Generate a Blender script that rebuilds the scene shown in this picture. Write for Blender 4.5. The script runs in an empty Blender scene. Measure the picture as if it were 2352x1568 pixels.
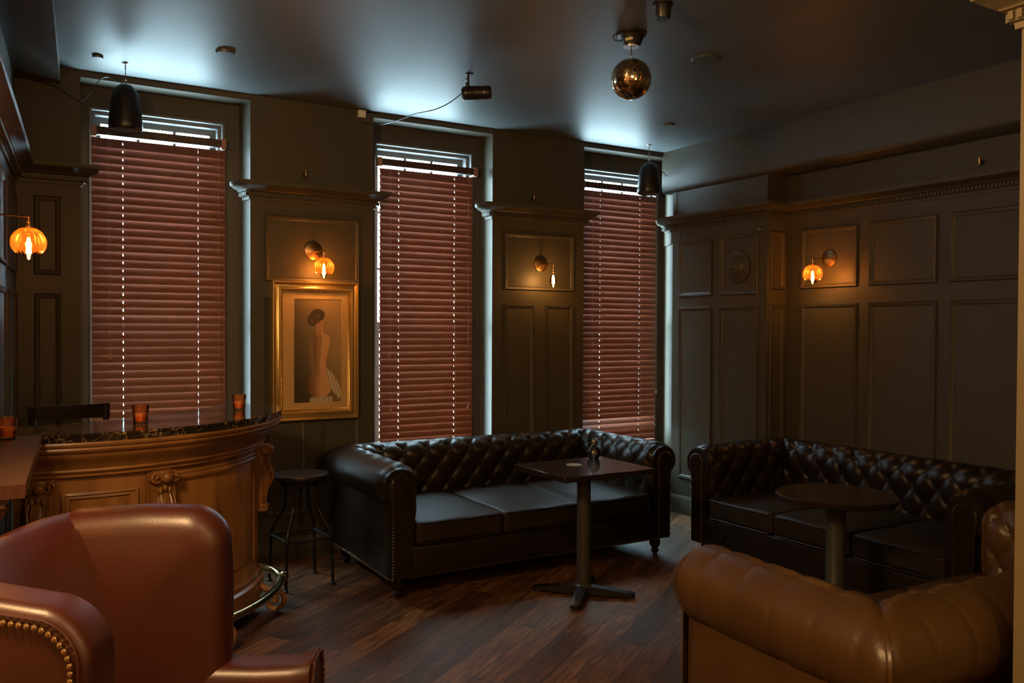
import bpy, bmesh, math, random
from mathutils import Vector, Matrix
random.seed(7)
PI = math.pi
S = bpy.context.scene
COL = S.collection

# ------------------------------------------------------------------ camera
YAW, PITCH, ROLL, FPX = 0.53585144, -0.01605699, -0.00462374, 1945.56
def cam_axes():
    fw = Vector((math.sin(YAW)*math.cos(PITCH), math.cos(YAW)*math.cos(PITCH), math.sin(PITCH)))
    rt = Vector((math.cos(YAW), -math.sin(YAW), 0)); dn = fw.cross(rt)
    return rt*math.cos(ROLL)+dn*math.sin(ROLL), -rt*math.sin(ROLL)+dn*math.cos(ROLL), fw
_r, _d, _f = cam_axes()
cam = bpy.data.cameras.new('camera'); cam.sensor_width = 36; cam.lens = FPX*36/2352
cam.clip_start = 0.02
camo = bpy.data.objects.new('camera', cam); COL.objects.link(camo)
camo.matrix_world = Matrix(((_r.x, -_d.x, -_f.x, 0), (_r.y, -_d.y, -_f.y, 0), (_r.z, -_d.z, -_f.z, 1.55), (0, 0, 0, 1)))
S.camera = camo

# ------------------------------------------------------------------ world, lights, exposure
W = bpy.data.worlds.new('world'); S.world = W; W.use_nodes = True
bg = W.node_tree.nodes['Background']; bg.inputs[0].default_value = (0.60, 0.88, 1.0, 1); bg.inputs[1].default_value = 15
S.view_settings.view_transform = 'Standard'; S.view_settings.look = 'None'
S.view_settings.exposure = 1.57; S.view_settings.gamma = 1.0; S.view_settings.use_curve_mapping = False
def lamp(name, loc, power, color, radius=0.05):
    l = bpy.data.lights.new(name, 'POINT'); l.energy = power; l.color = color; l.shadow_soft_size = radius
    o = bpy.data.objects.new(name, l); o.location = loc; COL.objects.link(o); return o
def portal(x0, x1, z0, z1, y):
    l = bpy.data.lights.new('window_daylight', 'AREA'); l.shape = 'RECTANGLE'; l.size = x1-x0; l.size_y = z1-z0
    l.cycles.is_portal = True
    o = bpy.data.objects.new('window_daylight', l); o.location = ((x0+x1)/2, y, (z0+z1)/2); o.rotation_euler = (-PI/2, 0, 0)
    COL.objects.link(o)
WARM = (1.0, 0.50, 0.20)
# the room's other lamps, hung in the part of the bar behind the photographer
lamp('room_lamp', (-0.45, 1.8, 2.45), 58, (1.0, 0.60, 0.27), 0.17)
lamp('room_lamp', (0.75, 0.5, 2.6), 9, (1.0, 0.60, 0.27), 0.10)
lamp('room_lamp', (3.6, -1.2, 2.4), 1.5, (1.0, 0.52, 0.16), 0.08)
lamp('room_lamp', (1.7, -0.5, 2.3), 11, (1.0, 0.58, 0.22), 0.05)
for p_ in ((-.4, -1.8, 2.3), (1.2, -2.3, 2.0), (4.4, -2.0, 2.2), (3.0, -2.6, 1.9)): lamp('room_lamp', p_, 4.5, (1.0, 0.55, 0.22), 0.12)

# ------------------------------------------------------------------ helpers
class MB:
    def __init__(s): s.v = []; s.f = []; s.sm = []
    def add(s, vs, fs, smooth=False, M=None):
        b = len(s.v)
        for v in vs:
            v = Vector(v)
            if M is not None: v = M @ v
            s.v.append(tuple(v))
        for f in fs: s.f.append(tuple(b+i for i in f)); s.sm.append(smooth)
        return s
    def box(s, a, b, M=None):
        x0, y0, z0 = a; x1, y1, z1 = b
        return s.add([(x0,y0,z0),(x1,y0,z0),(x1,y1,z0),(x0,y1,z0),(x0,y0,z1),(x1,y0,z1),(x1,y1,z1),(x0,y1,z1)],
                     [(3,2,1,0),(4,5,6,7),(0,1,5,4),(1,2,6,5),(2,3,7,6),(3,0,4,7)], False, M)
    def rbox(s, a, b, r, seg=3, M=None, puff=None, sub=1):
        bm = bmesh.new(); bmesh.ops.create_cube(bm, size=1)
        c = [(a[i]+b[i])/2 for i in range(3)]; d = [b[i]-a[i] for i in range(3)]
        for v in bm.verts: v.co = Vector((c[0]+v.co.x*d[0], c[1]+v.co.y*d[1], c[2]+v.co.z*d[2]))
        if puff:
            bmesh.ops.subdivide_edges(bm, edges=bm.edges[:], cuts=sub, use_grid_fill=True)
            for v in bm.verts: v.co = puff(v.co, c, d)
            es = [e for e in bm.edges if e.calc_face_angle(0) > 0.9]
        else: es = bm.edges[:]
        bmesh.ops.bevel(bm, geom=es, offset=r, segments=seg, affect='EDGES', profile=0.5)
        bm.normal_update()
        bm.verts.index_update()
        s.add([v.co.copy() for v in bm.verts], [tuple(v.index for v in f.verts) for f in bm.faces], True, M)
        bm.free(); return s
    def grid(s, rows, closeu=False, closev=False, smooth=True, M=None, flip=False):
        n = len(rows); m = len(rows[0]); vs = [p for r in rows for p in r]; fs = []
        for i in range(n if closev else n-1):
            for j in range(m if closeu else m-1):
                q = (i*m+j, i*m+(j+1) % m, ((i+1) % n)*m+(j+1) % m, ((i+1) % n)*m+j)
                fs.append(q[::-1] if flip else q)
        return s.add(vs, fs, smooth, M)
    def tube(s, pts, r, n=8, caps=True, M=None, closed=False):
        pts = [Vector(p) for p in pts]; rows = []; k = len(pts)
        up = Vector((0, 0, 1)); prev = None
        for i, p in enumerate(pts):
            if closed: t = (pts[(i+1) % k]-pts[i-1])
            else: t = (pts[min(i+1, k-1)]-pts[max(i-1, 0)])
            t.normalize()
            if prev is None:
                a = t.cross(up)
                if a.length < 1e-3: a = t.cross(Vector((1, 0, 0)))
            else: a = prev - t*prev.dot(t)
            a.normalize(); prev = a; b = t.cross(a)
            rr = r[i] if isinstance(r, (list, tuple)) else r
            rows.append([p+a*(rr*math.cos(2*PI*j/n))+b*(rr*math.sin(2*PI*j/n)) for j in range(n)])
        s.grid(rows, closeu=True, closev=closed, M=M)
        if caps and not closed:
            s.add(rows[0], [tuple(range(n))], False, M); s.add(rows[-1], [tuple(range(n))[::-1]], False, M)
        return s
    def lathe(s, prof, n=24, M=None, c=(0, 0, 0), smooth=True, flute=None):
        rows = []
        for r, z in prof:
            row = []
            for j in range(n):
                a = 2*PI*j/n; k = 1 if flute is None else flute(a, r, z)
                row.append((c[0]+r*k*math.cos(a), c[1]+r*k*math.sin(a), c[2]+z))
            rows.append(row)
        return s.grid(rows, closeu=True, smooth=smooth, M=M)
    def ball(s, c, r, n=12, M=None, sz=1.0, half=False):
        m = max(3, n//2); prof = []
        for i in range(m+1):
            t = PI*i/m; 
            if half: t = PI/2*i/m
            prof.append((max(r*math.sin(t), 1e-5), r*sz*math.cos(t)))
        return s.lathe(prof, n, M, c)
    def poly(s, pts, z0, z1, M=None, axis=None):
        n = len(pts); lo = [(p[0], p[1], z0) for p in pts]; hi = [(p[0], p[1], z1) for p in pts]
        fs = [tuple(range(n))[::-1], tuple(range(n, 2*n))]+[(i, (i+1) % n, n+(i+1) % n, n+i) for i in range(n)]
        return s.add(lo+hi, fs, False, M)
    def build(s, name, mat, parent=None, loc=None):
        me = bpy.data.meshes.new(name); me.from_pydata(s.v, [], s.f); me.polygons.foreach_set('use_smooth', s.sm)
        bm = bmesh.new(); bm.from_mesh(me); bmesh.ops.remove_doubles(bm, verts=bm.verts, dist=1e-6)
        bmesh.ops.recalc_face_normals(bm, faces=bm.faces); bm.to_mesh(me); bm.free()
        try: me.set_sharp_from_angle(angle=math.radians(42))
        except Exception: pass
        me.materials.append(mat); o = bpy.data.objects.new(name, me); COL.objects.link(o)
        if parent is not None: o.parent = parent
        if loc: o.location = loc
        return o
def tag(o, label=None, cat=None, group=None, kind=None):
    if label: o['label'] = label
    if cat: o['category'] = cat
    if group: o['group'] = group
    if kind: o['kind'] = kind
    return o
def thing(name, label, cat, loc=(0, 0, 0), rz=0, group=None):
    o = bpy.data.objects.new(name, None); o.empty_display_size = 0.05; COL.objects.link(o)
    o.location = loc; o.rotation_euler = (0, 0, rz); return tag(o, label, cat, group)
def struct(mb, name, mat): return tag(mb.build(name, mat), kind='structure')
def copy_tree(o, parent=None):
    c = o.copy(); COL.objects.link(c)
    if parent is not None: c.parent = parent
    for ch in list(o.children): copy_tree(ch, c)
    return c
def spline(P, k=6):
    P = [Vector(p) for p in P]; out = []
    for i in range(len(P)-1):
        a, b, c, d = P[max(i-1, 0)], P[i], P[i+1], P[min(i+2, len(P)-1)]
        for j in range(k):
            t = j/k; out.append(.5*((2*b)+(c-a)*t+(2*a-5*b+4*c-d)*t*t+(3*b-a-3*c+d)*t**3))
    return out+[P[-1]]
def off_path(path, o, closed=False):
    """offset a plan polyline to its right-hand side by o, mitred"""
    P = [Vector(p) for p in path]; n = len(P); out = []
    def nrm(a, b):
        d = (b-a).normalized(); return Vector((d.y, -d.x))
    for i in range(n):
        if closed: n1 = nrm(P[i-1], P[i]); n2 = nrm(P[i], P[(i+1) % n])
        else:
            n1 = nrm(P[i-1], P[i]) if i > 0 else nrm(P[0], P[1])
            n2 = nrm(P[i], P[i+1]) if i < n-1 else n1
        m = (n1+n2); k = o*2/max(m.length_squared, 1e-6)
        out.append(P[i]+m*k)
    return out

# ------------------------------------------------------------------ materials
def mat(name, col=(.5, .5, .5), rough=.5, metal=0, bump=None, spec=None, coat=None, var=None):
    m = bpy.data.materials.new(name); m.use_nodes = True; nt = m.node_tree; b = nt.nodes['Principled BSDF']
    b.inputs['Base Color'].default_value = (*col, 1); b.inputs['Roughness'].default_value = rough; b.inputs['Metallic'].default_value = metal
    if spec is not None: b.inputs['Specular IOR Level'].default_value = spec
    if coat is not None: b.inputs['Coat Weight'].default_value = coat[0]; b.inputs['Coat Roughness'].default_value = coat[1]
    tc = nt.nodes.new('ShaderNodeTexCoord')
    if bump:
        sc, st, stretch = bump
        mp = nt.nodes.new('ShaderNodeMapping'); mp.inputs['Scale'].default_value = stretch
        nz = nt.nodes.new('ShaderNodeTexNoise'); nz.inputs['Scale'].default_value = sc; nz.inputs['Detail'].default_value = 4
        bp = nt.nodes.new('ShaderNodeBump'); bp.inputs['Strength'].default_value = st; bp.inputs['Distance'].default_value = .01
        nt.links.new(tc.outputs['Object'], mp.inputs[0]); nt.links.new(mp.outputs[0], nz.inputs['Vector'])
        nt.links.new(nz.outputs['Fac'], bp.inputs['Height']); nt.links.new(bp.outputs[0], b.inputs['Normal'])
    if var:
        sc, c2, stretch = var
        mp = nt.nodes.new('ShaderNodeMapping'); mp.inputs['Scale'].default_value = stretch
        nz = nt.nodes.new('ShaderNodeTexNoise'); nz.inputs['Scale'].default_value = sc; nz.inputs['Detail'].default_value = 6
        nz.inputs['Distortion'].default_value = .6
        rp = nt.nodes.new('ShaderNodeValToRGB'); rp.color_ramp.elements[0].position = .35; rp.color_ramp.elements[1].position = .68
        rp.color_ramp.elements[0].color = (*col, 1); rp.color_ramp.elements[1].color = (*c2, 1)
        nt.links.new(tc.outputs['Object'], mp.inputs[0]); nt.links.new(mp.outputs[0], nz.inputs['Vector'])
        nt.links.new(nz.outputs['Fac'], rp.inputs[0]); nt.links.new(rp.outputs[0], b.inputs['Base Color'])
    return m
WALLC = (0.062, 0.054, 0.035)
M_wall = mat('wall_paint', WALLC, .46, spec=.36, bump=(9, .05, (1, 1, 1)))
M_ceil = mat('ceiling_paint', (0.105, 0.120, 0.124), .48, bump=(2.2, .12, (1, 7, 1)))
M_black = mat('black_plastic', (.012, .011, .010), .35)
M_blackmetal = mat('black_iron', (.02, .018, .017), .32, metal=.6)
M_steel = mat('steel', (.5, .48, .45), .3, metal=1)
M_brass = mat('aged_brass', (.45, .28, .14), .26, metal=1)
M_brassrail = mat('polished_brass', (.42, .31, .15), .22, metal=1)
M_nail = mat('antique_nails', (.75, .56, .33), .28, metal=1)
M_gold = mat('gilded_wood', (.66, .45, .17), .30, metal=.85, bump=(40, .08, (1, 1, 1)))
M_mat = mat('gold_matboard', (.55, .34, .13), .60, metal=.15, bump=(160, .1, (1, 1, 1)))
M_oxblood = mat('oxblood_leather', (.064, .012, .006), .38, spec=.80, bump=(190, .045, (1, 1, 1)), var=(3.2, (.048, .014, .007), (1, 1, 1)))
M_dkleather = mat('dark_brown_leather', (.0095, .0062, .0030), .36, spec=.32, bump=(60, .10, (1, 1, 1)), var=(5, (.017, .010, .005), (1, 1, 1)))
M_seat = mat('worn_seat_leather', (.016, .0105, .0060), .50, spec=.22, bump=(50, .12, (1, 1, 1)), var=(4, (.024, .015, .008), (1, 1, 1)))
M_tan = mat('tan_leather', (.084, .044, .015), .36, bump=(70, .10, (1, 1, 1)), var=(3, (.062, .031, .010), (1, 1, 1)))
M_darkwood = mat('dark_stained_wood', (.016, .010, .007), .30, spec=.28, bump=(30, .06, (1, 8, 1)))
M_ledge = mat('reddish_ledge_wood', (.085, .030, .018), .34, bump=(20, .05, (8, 1, 1)), var=(5, (.06, .022, .013), (9, 1, 1)))
M_barwood = mat('carved_walnut', (.33, .150, .046), .33, bump=(25, .06, (1, 1, .2)), var=(4.5, (.15, .062, .018), (1, 1, .6)))
M_barpanel = mat('burr_walnut_panel', (.38, .175, .052), .30, var=(7, (.16, .064, .018), (1.2, 1.2, .35)))
M_wax = mat('cream_wax', (.75, .52, .32), .5)
M_white = mat('white_plastic', (.70, .67, .60), .4)
M_tag = mat('paper_tag', (.55, .50, .33), .6)
M_cord = mat('ladder_cord', (.42, .25, .20), .7)
M_coaster = mat('coaster_card', (.26, .21, .13), .7)
M_dot = mat('painted_disc', (.075, .080, .080), .4)

def wood_slat():
    m = mat('blind_slat_wood', (.16, .05, .03), .42)
    nt = m.node_tree; b = nt.nodes['Principled BSDF']; tc = nt.nodes['Texture Coordinate']
    mp = nt.nodes.new('ShaderNodeMapping'); mp.inputs['Scale'].default_value = (1.0, 3, 3)
    nz = nt.nodes.new('ShaderNodeTexNoise'); nz.inputs['Scale'].default_value = 6; nz.inputs['Detail'].default_value = 6
    rp = nt.nodes.new('ShaderNodeValToRGB'); rp.color_ramp.elements[0].position = .3; rp.color_ramp.elements[1].position = .75
    rp.color_ramp.elements[0].color = (.160, .050, .020, 1); rp.color_ramp.elements[1].color = (.200, .068, .030, 1)
    nt.links.new(tc.outputs['Object'], mp.inputs[0]); nt.links.new(mp.outputs[0], nz.inputs[0]); nt.links.new(nz.outputs['Fac'], rp.inputs[0])
    nt.links.new(rp.outputs[0], b.inputs['Base Color']); return m
M_slat = wood_slat()
M_valance = mat('blind_headrail_wood', (.05, .028, .020), .4)

def floor_mat():
    m = bpy.data.materials.new('plank_floor'); m.use_nodes = True; nt = m.node_tree; b = nt.nodes['Principled BSDF']; L = nt.links.new
    tc = nt.nodes.new('ShaderNodeTexCoord'); mp = nt.nodes.new('ShaderNodeMapping'); mp.inputs['Rotation'].default_value = (0, 0, -math.radians(34))
    L(tc.outputs['Object'], mp.inputs[0])
    br = nt.nodes.new('ShaderNodeTexBrick'); br.inputs['Scale'].default_value = 1; br.inputs['Brick Width'].default_value = 1.1
    br.inputs['Row Height'].default_value = .145; br.inputs['Mortar Size'].default_value = .0022; br.inputs['Mortar Smooth'].default_value = .3
    br.offset = .37; br.inputs['Color1'].default_value = (0, 0, 0, 1); br.inputs['Color2'].default_value = (1, 1, 1, 1); br.inputs['Mortar'].default_value = (.5, .5, .5, 1)
    L(mp.outputs[0], br.inputs['Vector'])
    mp2 = nt.nodes.new('ShaderNodeMapping'); mp2.inputs['Scale'].default_value = (1.3, 11, 1); L(mp.outputs[0], mp2.inputs[0])
    ad = nt.nodes.new('ShaderNodeVectorMath'); ad.operation = 'ADD'; L(mp2.outputs[0], ad.inputs[0])
    sc = nt.nodes.new('ShaderNodeVectorMath'); sc.operation = 'SCALE'; L(br.outputs['Color'], sc.inputs[0]); sc.inputs['Scale'].default_value = 17; L(sc.outputs[0], ad.inputs[1])
    nz = nt.nodes.new('ShaderNodeTexNoise'); nz.inputs['Scale'].default_value = 2.6; nz.inputs['Detail'].default_value = 9; nz.inputs['Roughness'].default_value = .65
    nz.inputs['Distortion'].default_value = 1.2; L(ad.outputs[0], nz.inputs['Vector'])
    rp = nt.nodes.new('ShaderNodeValToRGB'); e = rp.color_ramp.elements; e[0].position = .30; e[0].color = (.026, .013, .006, 1); e[1].position = .74; e[1].color = (.23, .118, .046, 1)
    x = e.new(.52); x.color = (.11, .050, .020, 1); L(nz.outputs['Fac'], rp.inputs[0])
    rp2 = nt.nodes.new('ShaderNodeValToRGB'); e = rp2.color_ramp.elements; e[0].color = (.50, .47, .43, 1); e[1].color = (1.45, 1.4, 1.3, 1)
    L(br.outputs['Color'], rp2.inputs[0])
    mx = nt.nodes.new('ShaderNodeMix'); mx.data_type = 'RGBA'; mx.blend_type = 'MULTIPLY'; mx.inputs[0].default_value = 1; L(rp.outputs[0], mx.inputs[6]); L(rp2.outputs[0], mx.inputs[7])
    mx2 = nt.nodes.new('ShaderNodeMix'); mx2.data_type = 'RGBA'; L(br.outputs['Fac'], mx2.inputs[0]); L(mx.outputs[2], mx2.inputs[6]); mx2.inputs[7].default_value = (.006, .004, .003, 1)
    L(mx2.outputs[2], b.inputs['Base Color'])
    mr = nt.nodes.new('ShaderNodeMapRange'); L(nz.outputs['Fac'], mr.inputs[0]); b.inputs['Specular IOR Level'].default_value = .3; mr.inputs[3].default_value = .42; mr.inputs[4].default_value = .60; L(mr.outputs[0], b.inputs['Roughness'])
    sb = nt.nodes.new('ShaderNodeMath'); sb.operation = 'SUBTRACT'; L(nz.outputs['Fac'], sb.inputs[0]); L(br.outputs['Fac'], sb.inputs[1])
    bp = nt.nodes.new('ShaderNodeBump'); bp.inputs['Strength'].default_value = .35; bp.inputs['Distance'].default_value = .006; L(sb.outputs[0], bp.inputs['Height']); L(bp.outputs[0], b.inputs['Normal'])
    return m
M_floor = floor_mat()
def marble():
    m = mat('dark_veined_marble', (.02, .016, .012), .07); nt = m.node_tree; b = nt.nodes['Principled BSDF']; L = nt.links.new; tc = nt.nodes['Texture Coordinate']
    nz = nt.nodes.new('ShaderNodeTexNoise'); nz.inputs['Scale'].default_value = 5; nz.inputs['Detail'].default_value = 5; L(tc.outputs['Object'], nz.inputs['Vector'])
    mx = nt.nodes.new('ShaderNodeMix'); mx.data_type = 'VECTOR'; mx.inputs[0].default_value = .35; L(tc.outputs['Object'], mx.inputs[4]); L(nz.outputs['Color'], mx.inputs[5])
    vo = nt.nodes.new('ShaderNodeTexVoronoi'); vo.feature = 'DISTANCE_TO_EDGE'; vo.inputs['Scale'].default_value = 19; L(mx.outputs[1], vo.inputs['Vector'])
    rp = nt.nodes.new('ShaderNodeValToRGB'); e = rp.color_ramp.elements; e[0].position = 0; e[0].color = (.42, .28, .13, 1); e[1].position = .065; e[1].color = (.022, .016, .011, 1)
    x = e.new(.022); x.color = (.10, .065, .03, 1)
    L(vo.outputs['Distance'], rp.inputs[0]); L(rp.outputs[0], b.inputs['Base Color']); return m
M_marble = marble()
def glassy(name, tint, gl=.12, rough=.02, trans_mix=None, tl=None, edge=None, gc=(1, 1, 1)):
    m = bpy.data.materials.new(name); m.use_nodes = True; nt = m.node_tree; nt.nodes.clear(); L = nt.links.new
    out = nt.nodes.new('ShaderNodeOutputMaterial'); t = nt.nodes.new('ShaderNodeBsdfTransparent'); t.inputs[0].default_value = (*tint, 1)
    g = nt.nodes.new('ShaderNodeBsdfGlossy'); g.inputs['Roughness'].default_value = rough; g.inputs[0].default_value = (*gc, 1)
    fr = nt.nodes.new('ShaderNodeLayerWeight'); fr.inputs[0].default_value = gl
    mx = nt.nodes.new('ShaderNodeMixShader'); L(fr.outputs['Fresnel'], mx.inputs[0]); src = t
    if edge:
        lw = nt.nodes.new('ShaderNodeLayerWeight'); lw.inputs[0].default_value = .55; cm = nt.nodes.new('ShaderNodeMix'); cm.data_type = 'RGBA'
        L(lw.outputs['Facing'], cm.inputs[0]); cm.inputs[6].default_value = (*tint, 1); cm.inputs[7].default_value = (*edge, 1); L(cm.outputs[2], t.inputs[0])
    if tl:
        tr = nt.nodes.new('ShaderNodeBsdfTranslucent'); tr.inputs[0].default_value = (*tl[1], 1)
        m2 = nt.nodes.new('ShaderNodeMixShader'); m2.inputs[0].default_value = tl[0]; L(t.outputs[0], m2.inputs[1]); L(tr.outputs[0], m2.inputs[2]); src = m2
    L(src.outputs[0], mx.inputs[1]); L(g.outputs[0], mx.inputs[2]); L(mx.outputs[0], out.inputs[0]); return m
M_pane = glassy('window_glass', (.96, .98, 1.0), .08)
M_amber = glassy('amber_pressed_glass', (1.0, .77, .44), .30, .10, tl=(.045, (1.0, .36, .09)), edge=(.66, .22, .045), gc=(1.0, .66, .34))
M_bulb = glassy('bulb_glass', (1.0, .90, .70), .25, .02)
M_votive = glassy('amber_votive_glass', (1.0, .72, .46), .3, .05, tl=(.22, (.8, .36, .14)))
M_clear = glassy('clear_glass', (.82, .80, .75), .45, .03)
def emit(name, c, s):
    m = bpy.data.materials.new(name); m.use_nodes = True; nt = m.node_tree; nt.nodes.clear()
    o = nt.nodes.new('ShaderNodeOutputMaterial'); e = nt.nodes.new('ShaderNodeEmission'); e.inputs[0].default_value = (*c, 1); e.inputs[1].default_value = s
    nt.links.new(e.outputs[0], o.inputs[0]); return m
M_fil = emit('glowing_filament', (1.0, .52, .16), 26)

# ------------------------------------------------------------------ the room
CZ = 3.05; Y0 = 5.60; YB = 5.78; XR = 5.06; XP = 4.85; YP = 4.457
def wallx(y): return .035-.068*(Y0-y)
PIERS = [(.035, .367, .367), (1.348, 2.194, 2.194), (3.148, 3.994, 3.994)]
WINS = [(.424, 1.222), (2.267, 3.065), (4.105, 4.895)]
ZS, ZT = .54, 2.885
f = MB().add([(-2.2, -3.2, 0), (6.2, -3.2, 0), (6.2, 6.1, 0), (-2.2, 6.1, 0)], [(0, 1, 2, 3)]); f.box((-2.2, -3.2, -.1), (6.2, 6.1, -.002)); struct(f, 'floor', M_floor)
c = MB().box((-2.2, -3.2, CZ), (6.2, YB+.02, CZ+.15)); struct(c, 'ceiling', M_ceil)
w = MB()
# piers and head strip
w.poly([(-.4, Y0), (.367, Y0), (.367, YB+.3), (-.4, YB+.3)], 0, CZ)
w.poly([(1.348, Y0), (2.194, Y0), (2.194, YB+.3), (1.318, YB+.3), (1.318, YB)], 0, CZ)
w.poly([(3.148, Y0), (3.994, Y0), (3.994, YB+.3), (3.148, YB+.3)], 0, CZ)
w.poly([(4.86, 5.49), (5.4, 5.49), (5.4, YB+.3), (4.985, YB+.3), (4.985, YB)], 0, CZ)
for a, b in ((.367, 1.348), (2.194, 3.148), (3.994, 5.0)): w.box((a, Y0, 3.012), (b, YB+.3, CZ))
# recess back wall round each window
for (a, b), (l, r) in zip(WINS, ((.367, 1.318), (2.194, 3.148), (3.994, 4.985))):
    w.box((l, YB, 0), (r, YB+.22, ZS)); w.box((l, YB, ZT), (r, YB+.22, 3.012)); w.box((l, YB, ZS), (a, YB+.22, ZT)); w.box((b, YB, ZS), (r, YB+.22, ZT))
struct(w, 'wall_back', M_wall)
w = MB(); w.box((XP, YP, 0), (XR+.3, 5.50, CZ)); w.box((XR, -3.2, 0), (XR+.3, YP, CZ)); struct(w, 'wall_right', M_wall)
w = MB(); A = (wallx(Y0), Y0); B = (wallx(2.74), 2.74)
w.poly([A, (A[0]-.2, Y0+.1), (-2.2, 6.0), (-2.2, 2.74), B], 0, CZ); struct(w, 'wall_left', M_wall)
w = MB(); w.box((-2.2, -3.3, 0), (6.2, -3.1, CZ)); w.box((-2.3, -3.2, 0), (-1.5, 2.8, CZ)); struct(w, 'wall_rear', mat('rear_wall_bounce_paint', (.50, .34, .19), .5))  # unseen wall; paint brightened to give the mirror ball warm reflections
# beams below the ceiling
bm_ = MB(); prof = [(4.81, CZ), (4.81, 2.735), (4.818, 2.712), (4.835, 2.70), (XR+.05, 2.70), (XR+.05, CZ)]
rows = [[(x, y, z) for x, z in prof] for y in (-3.1, Y0)]; bm_.grid(rows, closeu=True, smooth=False); struct(bm_, 'trim_1', M_wall)
def bx(y): return .262-.068*(Y0-y)
bm_ = MB(); bm_.poly([(bx(Y0), Y0), (-1.2, Y0), (-1.2, -3.1), (bx(-3.1), -3.1)], 2.955, CZ); struct(bm_, 'trim_2', M_wall)

# crown moulding with dentils
CP = [(0, 2.375), (.012, 2.375), (.014, 2.392), (.026, 2.396), (.026, 2.424), (.040, 2.428), (.046, 2.438), (.070, 2.447), (.082, 2.458), (.092, 2.462), (.096, 2.472), (.096, 2.488), (0, 2.488)]
def crown(name, path, m=None, dent=True, dz=0.0):
    mb = MB(); offs = [off_path(path, o) for o, z in CP]
    rows = [[(offs[k][i].x, offs[k][i].y, CP[k][1]+dz) for k in range(len(CP))] for i in range(len(path))]
    mb.grid(rows, closeu=True, smooth=False)
    mb.add(rows[0], [tuple(range(len(CP)))]); mb.add(rows[-1], [tuple(range(len(CP)))[::-1]])
    if dent:
        q = off_path(path, .024)
        for a, b in zip(q[:-1], q[1:]):
            d = b-a; L = d.length; d.normalize(); n = Vector((d.y, -d.x)); k = int(L/.024)
            for i in range(k):
                p = a+d*(.012+i*.024)
                c4 = [p-d*.0065, p+d*.0065, p+d*.0065+n*.013, p-d*.0065+n*.013]
                mb.poly([tuple(x) for x in c4], 2.398+dz, 2.422+dz)
    return struct(mb, name, m or M_wall)
crown('trim_3', [(.036, Y0), (.367, Y0), (.367, 5.665)])
crown('trim_4', [(1.33, 5.70), (1.348, Y0), (2.194, Y0), (2.194, 5.665)])
crown('trim_5', [(3.148, 5.70), (3.148, Y0), (3.994, Y0), (3.994, 5.665)])
crown('trim_6', [(4.945, 5.70), (4.852, 5.50), (XP, 5.46), (XP, YP), (XR, YP), (XR, -3.0)])
crown('trim_7', [(wallx(2.74), 2.74), (wallx(Y0)-.002, Y0)])
# capital bands on the jamb beside window three
cap = MB(); cap.poly([(4.955, 5.74), (4.846, 5.49), (4.846, 5.40), (4.86, 5.40), (4.86, 5.50), (4.965, 5.74)], 2.27, 2.375); struct(cap, 'trim_8', M_wall)
# raised panel mouldings: (origin, along, normal)
def panels(name, o, ux, nx, rects):
    mb = MB(); o = Vector(o); ux = Vector(ux).normalized(); nx = Vector(nx).normalized(); uz = Vector((0, 0, 1))
    pr = [(0, 0), (0, .008), (.006, .015), (.013, .011), (.020, .009), (.026, .003), (.030, 0)]
    for a, b, z0, z1 in rects:
        rows = []
        for t, h in pr:
            rows.append([o+ux*(a+t)+uz*(z0+t)+nx*h, o+ux*(b-t)+uz*(z0+t)+nx*h, o+ux*(b-t)+uz*(z1-t)+nx*h, o+ux*(a+t)+uz*(z1-t)+nx*h])
        mb.grid(rows, closeu=True, smooth=False)
    return struct(mb, name, M_wall)
n_ = (0, -1, 0); X_ = (1, 0, 0)
panels('trim_9', (0, Y0, 0), X_, n_, [(.125, .262, 1.845, 2.30), (.125, .262, .30, 1.737)])
panels('trim_10', (0, Y0, 0), X_, n_, [(1.44, 2.09, 1.85, 2.285), (1.44, 1.71, .30, 1.742), (1.82, 2.09, .30, 1.742)])
panels('trim_11', (0, Y0, 0), X_, n_, [(3.254, 3.896, 1.842, 2.28), (3.254, 3.525, .30, 1.732), (3.626, 3.897, .30, 1.732)])
n_ = (-1, 0, 0); Y_ = (0, 1, 0)
panels('trim_12', (XP, 0, 0), Y_, n_, [(5.026, 5.41, 1.815, 2.272), (4.54, 4.939, 1.812, 2.276), (5.026, 5.41, .30, 1.727), (4.54, 4.939, .30, 1.724)])
cols = [(3.83, 4.317), (3.245, 3.74), (2.66, 3.155), (2.08, 2.57), (1.5, 1.99), (.9, 1.4)]
panels('trim_13', (XR, 0, 0), Y_, n_, [(a, b, 1.848, 2.28) for a, b in cols]+[(a, b, .30, 1.735) for a, b in cols])
panels('trim_14', (0, YP, 0), X_, (0, -1, 0), [(4.875, 5.035, 1.848, 2.28), (4.875, 5.035, .30, 1.735)])
ldir = Vector((wallx(Y0)-wallx(2.74), Y0-2.74, 0)).normalized(); lnrm = (ldir.y, -ldir.x, 0)
panels('trim_15', (wallx(2.74), 2.74, 0), tuple(ldir), lnrm, [(.15+i*.68, .72+i*.68, 1.842, 2.28) for i in range(4)]+[(.15+i*.68, .72+i*.68, .3, 1.735) for i in range(4)])
# baseboards
def base(name, path):
    mb = MB(); P = [(0, 0), (.018, 0), (.018, .12), (.010, .14), (.004, .15), (0, .15)]; offs = [off_path(path, o) for o, z in P]
    rows = [[(offs[k][i].x, offs[k][i].y, P[k][1]) for k in range(6)] for i in range(len(path))]; mb.grid(rows, closeu=True, smooth=False); struct(mb, name, M_wall)
base('baseboard_back', [(.04, Y0), (.367, Y0), (.367, YB), (1.318, YB), (1.348, Y0), (2.194, Y0), (2.194, YB), (3.148, YB), (3.148, Y0), (3.994, Y0), (3.994, YB), (4.98, YB)])
base('baseboard_right', [(XP, 5.49), (XP, YP), (XR, YP), (XR, -3.0)])

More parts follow.
